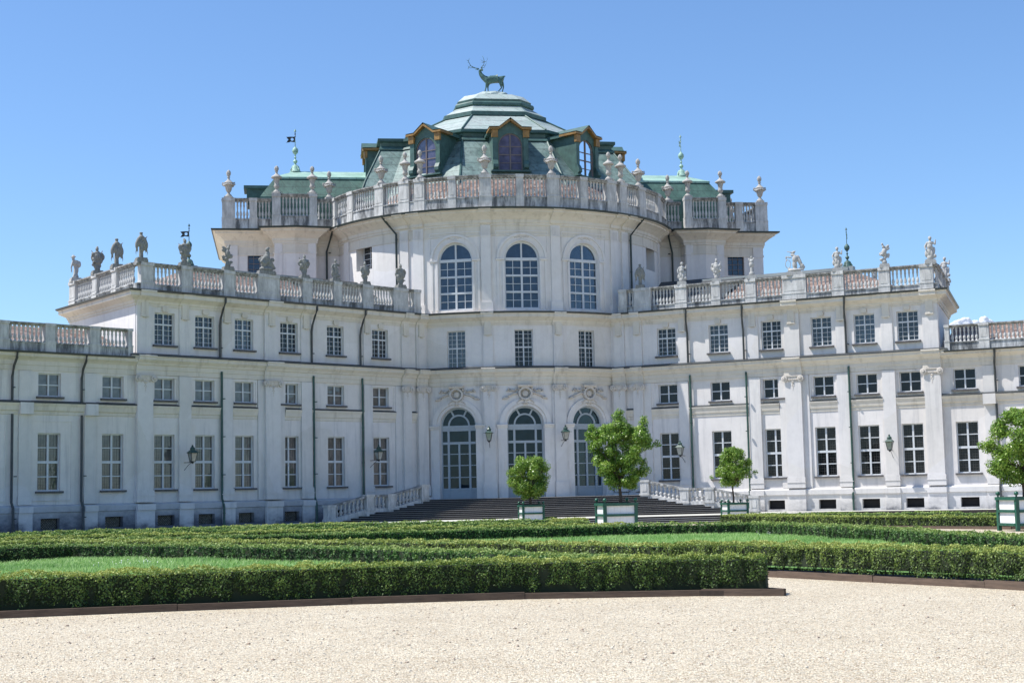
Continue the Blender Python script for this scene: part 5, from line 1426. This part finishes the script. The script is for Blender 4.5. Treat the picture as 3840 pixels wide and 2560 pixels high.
def statue_prims(kind,seed):
    rs=random.Random(seed); U=rs.uniform; p=[]
    E=lambda c,r,e=(0,0,0): p.append((Vector(c),r,e))
    T=lambda pts,a,b: p.extend(tubeprims(pts,a,b))
    if kind=='trophy':
        E((0,0,.12),(.17,.16,.2)); E((U(-.03,.03),0,.32),(.12,.12,.2)); E((0,0,.5),(.17,.15,.16)); E((0,-.02,.76),(.24,.18,.25)); E((0,0,.98),(.2,.15,.12)); E((U(-.04,.04),-.02,1.2),(.10,.11,.13)); E((0,.03,1.31),(.06,.12,.07))
        for sg in (-1,1):
            E((sg*.27,0,.92),(.11,.11,.11)); E((sg*U(.26,.34),U(-.08,.05),U(.62,.8)),(U(.10,.16),.06,U(.18,.24)),(0,sg*.4,0))
            T([(sg*.1,.05,.55),(sg*U(.3,.45),.05,U(.95,1.15))],.035,.03); E((sg*U(.16,.22),-.04,U(.5,.62)),(.12,.11,.17),(0,sg*.5,0)); E((sg*U(.12,.2),.02,.3),(.10,.10,.14))
        T([(-.34,.04,U(.9,1.1)),(.3,.02,U(.35,.5))],.025,.02); T([(.36,.05,U(.9,1.15)),(-.28,.03,U(.3,.5))],.025,.02)
        for _ in range(14): E((U(-.33,.33),U(-.16,.05),U(.3,1.05)),(U(.04,.09),.05,U(.05,.1)),(U(-1,1),U(-1,1),0))
    elif kind=='deer':
        T([(0,.04,0),(0,.04,1.32)],.14,.09); E((0,.04,1.36),(.11,.11,.05)); E((0,0,1.14),(.17,.12,.10)); E((.02,-.04,.5),(.15,.12,.2)); E((-.1,-.06,.78),(.14,.12,.2))
        for sg in (-1,1):
            E((sg*.2,-.04,.95),(.12,.12,.22),(0,-sg*.35,0)); E((sg*.30,-.05,.70),(.10,.10,.24)); T([(sg*.32,-.06,.52),(sg*.36,-.06,.3),(sg*.33,-.05,.14)],.035,.022); T([(sg*.25,-.06,.52),(sg*.23,-.06,.25)],.03,.02)
        T([(-.1,-.1,.9),(.34,-.12,1.18)],.022,.018); T([(.05,-.1,.7),(.2,-.12,1.05),(.36,-.1,1.12)],.02,.018)
        E((.12,-.08,.72),(.12,.08,.22))
    elif kind=='torso':
        E((0,0,.1),(.19,.18,.14)); T([(0,0,.1),(0,0,.62)],.15,.11); E((0,0,.82),(.22,.16,.18)); E((0,-.03,.98),(.26,.12,.05),(0,.2,0)); E((-.16,-.02,1.12),(.09,.09,.10)); E((-.16,-.02,1.2),(.19,.17,.025),(0,-.12,0)); E((-.16,-.02,1.26),(.08,.08,.06))
        E((.22,0,.8),(.12,.13,.2)); T([(-.2,-.06,.9),(-.3,-.06,.6),(-.27,-.05,.34)],.07,.035); E((.1,.02,.5),(.09,.1,.25))
    elif kind=='eagle':
        E((0,0,.12),(.18,.16,.15)); T([(0,0,.1),(.05,0,.5)],.11,.09); E((0,-.02,.72),(.17,.15,.26),(0,.2,0)); E((-.04,-.02,1.05),(.09,.1,.12)); E((-.1,-.04,1.2),(.07,.08,.08)); 
        E((.2,.02,1.02),(.22,.05,.10),(0,-.75,0)); E((.25,.02,.9),(.16,.05,.08),(0,-.5,0)); E((.2,0,.5),(.07,.06,.2),(0,.5,0)); T([(.12,0,.45),(.3,0,.4),(.36,0,.6)],.05,.04)
        E((-.24,0,.62),(.10,.07,.12)); E((-.2,-.03,.28),(.12,.1,.09))
        for _ in range(7): E((U(-.25,.2),U(-.12,.05),U(.3,.95)),(U(.05,.09),.05,U(.06,.1)),(U(-1,1),U(-1,1),0))
    elif kind=='figure':
        E((0,0,.12),(.2,.17,.18)); E((-.03,0,.42),(.17,.15,.28)); E((0,-.01,.72),(.18,.14,.2)); E((.02,0,.92),(.17,.12,.12)); E((.03,-.02,1.17),(.09,.10,.12)); E((.03,.02,1.22),(.11,.11,.09))
        T([(-.16,0,.95),(-.3,-.04,.75),(-.24,-.1,.55)],.06,.045); T([(.18,0,.95),(.33,-.02,.85),(.36,-.05,1.08)],.06,.04); E((.2,.03,.45),(.12,.1,.28),(0,.2,0)); E((-.22,.02,.35),(.1,.09,.2)); E((.27,-.05,.2),(.12,.1,.12)); E((.1,-.1,.3),(.08,.06,.2))
        for _ in range(6): E((U(-.25,.25),U(-.1,.05),U(.2,.7)),(U(.04,.08),.05,U(.08,.16)),(U(-.5,.5),U(-.6,.6),0))
    elif kind=='group':
        E((0,0,.12),(.42,.28,.16)); E((-.14,-.04,.42),(.2,.18,.26),(0,.25,0)); E((.22,0,.36),(.2,.18,.24),(0,-.3,0)); E((.0,-.04,.72),(.22,.18,.24)); E((.08,0,.98),(.15,.13,.16)); E((.04,-.02,1.22),(.10,.11,.12)); E((.12,.04,1.28),(.1,.06,.14),(0,.5,0)); E((.14,.05,1.06),(.08,.06,.3),(0,-.25,0))
        E((-.34,0,.62),(.12,.08,.14),(0,-.5,0)); E((.38,0,.66),(.13,.09,.11),(0,.6,0)); T([(-.15,-.1,.75),(-.36,-.15,.5),(-.1,-.2,.4)],.06,.05); T([(.15,-.1,.7),(.3,-.14,.45),(.46,-.05,.25)],.06,.05); E((.45,0,.2),(.12,.1,.1))
        for _ in range(10): E((U(-.38,.38),U(-.2,.08),U(.12,.9)),(U(.05,.1),.06,U(.05,.12)),(U(-1,1),U(-1,1),0))
    elif kind=='dragon':
        E((0,0,.10),(.42,.25,.12)); E((.02,0,.42),(.15,.14,.3),(0,-.1,0)); E((.04,-.02,.78),(.17,.14,.26)); E((-.05,0,1.02),(.2,.1,.07),(0,.25,0)); T([(-.02,0,1.05),(-.14,0,1.2),(-.42,0,1.28)],.06,.025); E((-.02,0,1.22),(.09,.08,.09)); T([(.04,0,1.2),(.1,0,1.32)],.04,.02)
        a=[(-.38+.15*cos(t),-.05,.5+.26*sin(t)) for t in [2*PI*i/16 for i in range(17)]]; T(a,.03,.03)
        T([(-.2,0,.9),(-.5,0,.95),(-.46,0,.7)],.05,.03); E((.33,0,.62),(.12,.07,.34),(0,-.35,0)); E((.45,0,.36),(.14,.08,.16)); T([(.3,0,.2),(.5,0,.12),(.6,0,.3),(.5,0,.42)],.07,.04); E((.24,0,.9),(.1,.06,.16),(0,-.6,0)); E((-.25,0,.15),(.18,.12,.1))
    elif kind=='bust':
        E((0,0,.12),(.2,.17,.15)); T([(0,0,.1),(0,0,.5)],.13,.1); E((0,0,.68),(.18,.14,.2)); E((0,0,.9),(.14,.12,.12)); E((.14,0,1.02),(.08,.06,.12),(0,.4,0)); E((-.14,0,.98),(.08,.06,.14),(0,-.4,0)); E((0,0,1.15),(.07,.07,.08))
    return p
def statue(x,y,z,rz,kind,seed,sc,mat,label,wide=False,mirror=False):
    w=world(x,y,z); o=empty('statue',w,TH+rz,sc); 
    tag(o,label,'statue','stone statues along the wing balustrades')
    b=MB(); hw=.3 if not wide else .5; b.box(W0,-hw,hw,-.26,.26,-.02,.13); b.box(W0,-hw+.03,hw-.03,-.23,.23,.13,.22)
    b.build('base',mat,o)
    pr=statue_prims(kind,seed)
    pr=[(Vector((c.x*(.86 if not wide else 1),c.y,c.z)),(r[0]*(.92 if not wide else 1),r[1],r[2]),e) for c,r,e in pr]
    if mirror: pr=[(Vector((-c.x,c.y,c.z)),r,(e[0],-e[1],-e[2])) for c,r,e in pr]
    blob('figure',[(c+Vector((0,0,.2)),r,e) for c,r,e in pr],.03,mat,o)
    return o
SS=[27.72,25.05,22.22,19.6,16.9,14.62,12.32,9.5]
Lk=[('deer',1,1.02,'dark statue of game hanging on a post at the front corner of the left wing'),('trophy',2,1.0,'dark trophy statue with a black banner rising behind it, second on the left wing front'),('eagle',3,1.03,'grey winged statue with an outstretched arm, just left of the window of the left block'),('group',4,1.03,'widest dark statue group with a hooded crouching figure on the left wing'),('trophy',5,.93,'dark leafy trophy statue right of the wide crouching group'),('figure',6,.92,'dark statue beside the downpipe corner left of the sunlit drum wall'),('trophy',7,.92,'dark round-shield trophy against the sunlit drum wall, below the small window'),('trophy',9,1.0,'last dark statue of the left wing, next to the drum pilasters')]
Rk=[('deer',11,.98,'shaded grey statue nearest the drum on the right wing'),('figure',12,.97,'pale statue before the dark valley roof, second from the drum on the right'),('trophy',13,.95,'pale cross-shaped trophy statue right of the dark valley roof'),('bust',14,1.0,'slim pale statue just right of the blue window of the right block'),('dragon',15,1.0,'wide pale statue of a long-beaked beast with a hoop and curled tail'),('figure',16,1.0,'pale statue just left of the ridge finial on the right wing'),('eagle',17,1.0,'pale statue with one raised wing on the right wing'),('figure',18,1.08,'tall pale statue on the front corner of the right wing')]
for i,(k,sd_,sc,l) in enumerate(Lk):
    q=FR[-1].p(-SS[i],.12,0); statue(q[0],q[1],14.61,WA*.6,k,sd_,sc,'statue',l,k in('group',),k in ('eagle',))
for i,(k,sd_,sc,l) in enumerate(Rk):
    q=FR[1].p(SS[7-i],.12,0); statue(q[0],q[1],14.61,-WA*.6,k,sd_,sc,'statue_pale' if i else 'statue',l,k=='dragon')
for n,k,sd_,l in ((-2.7,'deer',21,'dark statue on the return balustrade nearest the left corner'),(-5.45,'trophy',22,'dark statue in the middle of the left return balustrade'),(-8.7,'torso',23,'pale statue with a brimmed hat at the far end of the left return balustrade')):
    q=FR[-1].p(-27.92-n*.125,n,0); statue(q[0],q[1],14.61,WA*.6,k,sd_,1.05,'statue' if n>-8 else 'statue_pale',l)
for n,k,sd_,l in ((-8.75,'figure',31,'pale statue low behind the right front corner, at the back of the return'),):
    q=FR[1].p(27.92+n*.125,n,0); statue(q[0],q[1],14.61,-WA,k,sd_,1.08,'statue_pale',l)
for sd,s_,k,sdd,l in ((-1,25.05,'bust',41,'small pale statue glimpsed between the two statues of the left return'),(1,22.2,'bust',42,'small pale statue seen through the balusters near the right corner')):
    q=FR[sd].p(sd*s_,-9.3,0); statue(q[0],q[1],14.61,0,k,sdd,.95,'statue_pale',l)

# ------------------------------------------------------------------ stag on the dome
def skin(name,nodes,edges,mat,parent,lv=2):
    me=bpy.data.meshes.new(name); me.from_pydata([n[:3] for n in nodes],edges,[])
    ob=bpy.data.objects.new(name,me); COL.objects.link(ob)
    sk=ob.modifiers.new('s','SKIN'); sk.use_smooth_shade=True; sk.branch_smoothing=.6
    for i,n in enumerate(nodes):
        r=n[3] if isinstance(n[3],tuple) else (n[3],n[3]); me.skin_vertices[0].data[i].radius=r
    me.skin_vertices[0].data[0].use_root=True
    ob.modifiers.new('u','SUBSURF').levels=lv; ob.modifiers['u'].render_levels=lv
    dg=bpy.context.evaluated_depsgraph_get(); m2=bpy.data.meshes.new_from_object(ob.evaluated_get(dg))
    bpy.data.objects.remove(ob); m2.name=name; m2.materials.clear(); m2.materials.append(M[mat]); m2.polygons.foreach_set('use_smooth',[True]*len(m2.polygons)); m2.update()
    return link(name,m2,parent)
M['bronze']=simple('bronze_patina',(.05,.115,.10),.55,0,.45,5)
w=world(.1,0,30.2); stag=empty('stag_statue',w,R(4)); tag(stag,'green bronze stag with wide antlers standing on top of the dome','statue')
X=lambda px:(px-1050)*.00394
Z=lambda py:(862-py)*.00394
nd=[(X(1060),0,Z(612),.30),      #0 belly centre
 (X(1170),0,Z(590),.30),         #1 rump
 (X(1215),0,Z(585),.22),         #2 back end
 (X(950),0,Z(612),.32),          #3 chest
 (X(885),0,Z(605),.27),          #4 shoulder front
 (X(845),0,Z(555),.19),          #5 neck base
 (X(812),0,Z(500),.14),          #6 neck
 (X(803),-.02,Z(445),.125),      #7 head back
 (X(828),-.12,Z(432),.10),       #8 face
 (X(856),-.20,Z(462),.058),      #9 muzzle
 (X(925),-.14,Z(680),.12),(X(910),-.15,Z(760),.055),(X(898),-.15,Z(800),.045),(X(884),-.16,Z(855),.05),       #10-13 near fore leg
 (X(945),.14,Z(685),.11),(X(945),.15,Z(765),.052),(X(950),.15,Z(805),.042),(X(948),.15,Z(848),.05),           #14-17
 (X(1168),-.15,Z(665),.15),(X(1178),-.16,Z(730),.08),(X(1190),-.16,Z(778),.05),(X(1150),-.16,Z(820),.04),(X(1118),-.17,Z(862),.05), #18-22 near hind
 (X(1208),.15,Z(650),.15),(X(1222),.16,Z(715),.08),(X(1230),.16,Z(745),.05),(X(1216),.16,Z(800),.04),(X(1198),.16,Z(860),.05),  #23-27
 (X(1245),0,Z(552),.05),(X(1268),0,Z(553),.03)]  #28 tail
ed=[(0,1),(1,2),(0,3),(3,4),(4,5),(5,6),(6,7),(7,8),(8,9),(3,10),(10,11),(11,12),(12,13),(3,14),(14,15),(15,16),(16,17),(1,18),(18,19),(19,20),(20,21),(21,22),(1,23),(23,24),(24,25),(25,26),(26,27),(2,28),(28,29)]
skin('body',nd,ed,'bronze',stag)
# ears
b=MB()
for sx,px,py in ((-1,718,430),(1,855,412)):
    base=(X(778 if sx<0 else 838),-.04,Z(432 if sx<0 else 405)); tip=(X(px),-.02,Z(py))
    b.tube([base,((base[0]+tip[0])/2,-.06,(base[2]+tip[2])/2+.01),tip],.045,6,.008)
b.build('ears','bronze',stag,True)
def antler(main,tines):
    b=MB(); b.tube([(X(x),y,Z(z)) for x,y,z in main],.035,7,.012)
    for t in tines: b.tube([(X(x),y,Z(z)) for x,y,z in t],.02,6,.006)
    b.build('antler','bronze',stag,True)
antler([(790,-.02,412),(735,0,402),(690,.05,380),(640,.08,350),(615,.08,300),(600,.06,265),(565,.05,242)],[[(735,0,402),(715,-.1,410),(680,-.15,408),(655,-.15,385)],[(690,.05,380),(640,-.05,402),(605,-.1,395),(585,-.1,350)],[(605,-.1,395),(600,-.08,425)],[(640,.08,350),(605,.1,368),(588,.1,405)],[(600,.06,265),(612,.05,235),(628,.05,208)],[(608,.06,285),(585,.1,292)]])
antler([(828,-.06,400),(845,0,370),(868,.05,345),(885,.08,300),(888,.08,275),(880,.06,225),(858,.05,168)],[[(845,0,395),(880,-.1,398),(905,-.15,360),(930,-.12,290)],[(868,.05,345),(895,.0,350),(925,.02,315)],[(888,.08,275),(920,.05,278),(945,.03,240),(940,.02,195)],[(886,.08,285),(860,.1,262),(818,.1,230)],[(884,.08,290),(855,.12,288),(830,.12,278)]])

# ------------------------------------------------------------------ loose stones on the gravel
n=5200; ys_=16+ (27-16)*RNG.random(n)**.8; xs_=(RNG.random(n)*2-1)*ys_*.36
yk=26.2-.012*(xs_-2)**2; ok=(ys_<yk-.15)|((xs_>5.2)&(ys_<25)); xs_,ys_=xs_[ok],ys_[ok]
def stones(name,xs,ys,r0,r1,mat,label):
    V=[];Fa=[];n=len(xs)
    base=np.array([(1,0,0),(-1,0,0),(0,1,0),(0,-1,0),(0,0,1),(0,0,-1),]); tri=[(0,2,4),(2,1,4),(1,3,4),(3,0,4),(2,0,5),(1,2,5),(3,1,5),(0,3,5)]
    for i in range(n):
        r=r0+(r1-r0)*random.random()**2; a=random.uniform(0,PI); ca,sa=cos(a),sin(a); sx,sy,sz=r*random.uniform(.8,1.4),r*random.uniform(.6,1),r*random.uniform(.4,.7)
        o=len(V)
        for x,y,z in base: V.append((xs[i]+ca*x*sx-sa*y*sy,ys[i]+sa*x*sx+ca*y*sy,z*sz+sz*.5))
        Fa+=[tuple(k+o for k in t) for t in tri]
    me=bpy.data.meshes.new(name); me.from_pydata(V,[],Fa); me.materials.append(M[mat]); me.polygons.foreach_set('use_smooth',[True]*len(me.polygons)); me.update()
    tag(link(name,me),label,'gravel',kind='stuff')
stones('loose_gravel',xs_,ys_,.008,.022,'pebble_pale','pale loose pebbles scattered over the gravel court')
k=520; stones('dark_pebbles',xs_[:k],ys_[:k]+.02,.011,.030,'pebble','few brown and grey stones lying on the pale gravel')

fl=MB(); rf=random.Random(5)
for cx,cy,sx,sy,k in ((-10.4,40.4,.9,1.0,20),(8.9,54.2,.7,.8,14)):
    for _ in range(k):
        x,y,z=cx+rf.gauss(0,sx*.5),cy+rf.gauss(0,sy*.5),.27+rf.uniform(-.03,.04)
        r=.012; q=[(x+r*cos(a),y+r*sin(a)*.8,z+r*.5*sin(a)) for a in [i*PI/3 for i in range(6)]]
        fl.face(q); fl.face([(x-.003,y,.16),(x+.003,y,.16),(x+.003,y,z-.005),(x-.003,y,z-.005)])
M['petal']=simple('white_petals',(.8,.8,.76),.7,0,.05)
o=fl.build('daisies','petal'); tag(o,'small white daisies flowering in the long lawn grass','flowers',kind='stuff')
# ------------------------------------------------------------------ cloud low on the right
b=None
pr=[]; rs=random.Random(9); D=2200
for cx,r,zz in ((.292,.0030,.1035),(.296,.0042,.1040),(.3005,.0046,.1050),(.305,.0040,.1038),(.3085,.0034,.1042),(.313,.0042,.1058),(.316,.0032,.1045),(.320,.0036,.1020),(.300,.006,.0995),(.309,.006,.099),(.317,.005,.098),(.326,.005,.098)):
    zz-=.0012; r*=.85
    pr.append((Vector((cx*D,D*.995,1.9+zz*D)),(r*D*1.1,r*D,r*D*.9),(0,0,0)))
    for _ in range(5):
        a=rs.uniform(0,PI); pr.append((Vector((cx*D+r*D*cos(a)*.9,D*.995-rs.uniform(0,r*D*.5),1.9+zz*D+r*D*sin(a)*.75)),(r*D*.5,)*3,(0,0,0)))
cl=blob('cloud',pr,1.2,'cloud',None); cl['kind']='structure'

# ------------------------------------------------------------------ camera, light, sky
cam=bpy.data.cameras.new('Camera'); cam.sensor_width=36; cam.lens=5663.488/3840*36; cam.clip_end=6000; cam.clip_start=.1
co=bpy.data.objects.new('Camera',cam); COL.objects.link(co); co.location=(0,0,1.9)
p=.09904890353586346; ro=.0212568194276438
co.matrix_world=Matrix.Translation((0,0,1.9))@Matrix.Rotation(PI/2+p,4,'X')@Matrix.Rotation(-ro,4,'Z')
scene.camera=co
AL=R(-4.5); EL=R(58)
sv=Vector((-cos(AL)*cos(EL),sin(AL)*cos(EL),sin(EL)))
sl=bpy.data.lights.new('Sun','SUN'); sl.energy=4.25; sl.angle=R(.5); sl.color=(1,.965,.91)
so=bpy.data.objects.new('Sun',sl); COL.objects.link(so); so.rotation_euler=sv.to_track_quat('Z','Y').to_euler(); so.location=(-50,0,80)
wd=bpy.data.worlds.new('World'); scene.world=wd; wd.use_nodes=True; nt=wd.node_tree
sky=nt.nodes.new('ShaderNodeTexSky'); sky.sky_type='NISHITA'; sky.sun_disc=False; sky.sun_elevation=EL; sky.sun_rotation=math.atan2(sv.x,sv.y); sky.altitude=0; sky.air_density=1.0; sky.dust_density=.3; sky.ozone_density=2.0
bg=nt.nodes['Background']; tint=nt.nodes.new('ShaderNodeMix'); tint.data_type='RGBA'; tint.blend_type='MULTIPLY'; tint.inputs[0].default_value=1; tint.inputs[7].default_value=(.80,.985,1.20,1)
nt.links.new(sky.outputs[0],tint.inputs[6]); nt.links.new(tint.outputs[2],bg.inputs[0]); bg.inputs[1].default_value=.095
scene.view_settings.view_transform='Standard'; scene.view_settings.look='None'; scene.view_settings.exposure=.68; scene.view_settings.gamma=1
scene.render.engine='CYCLES'
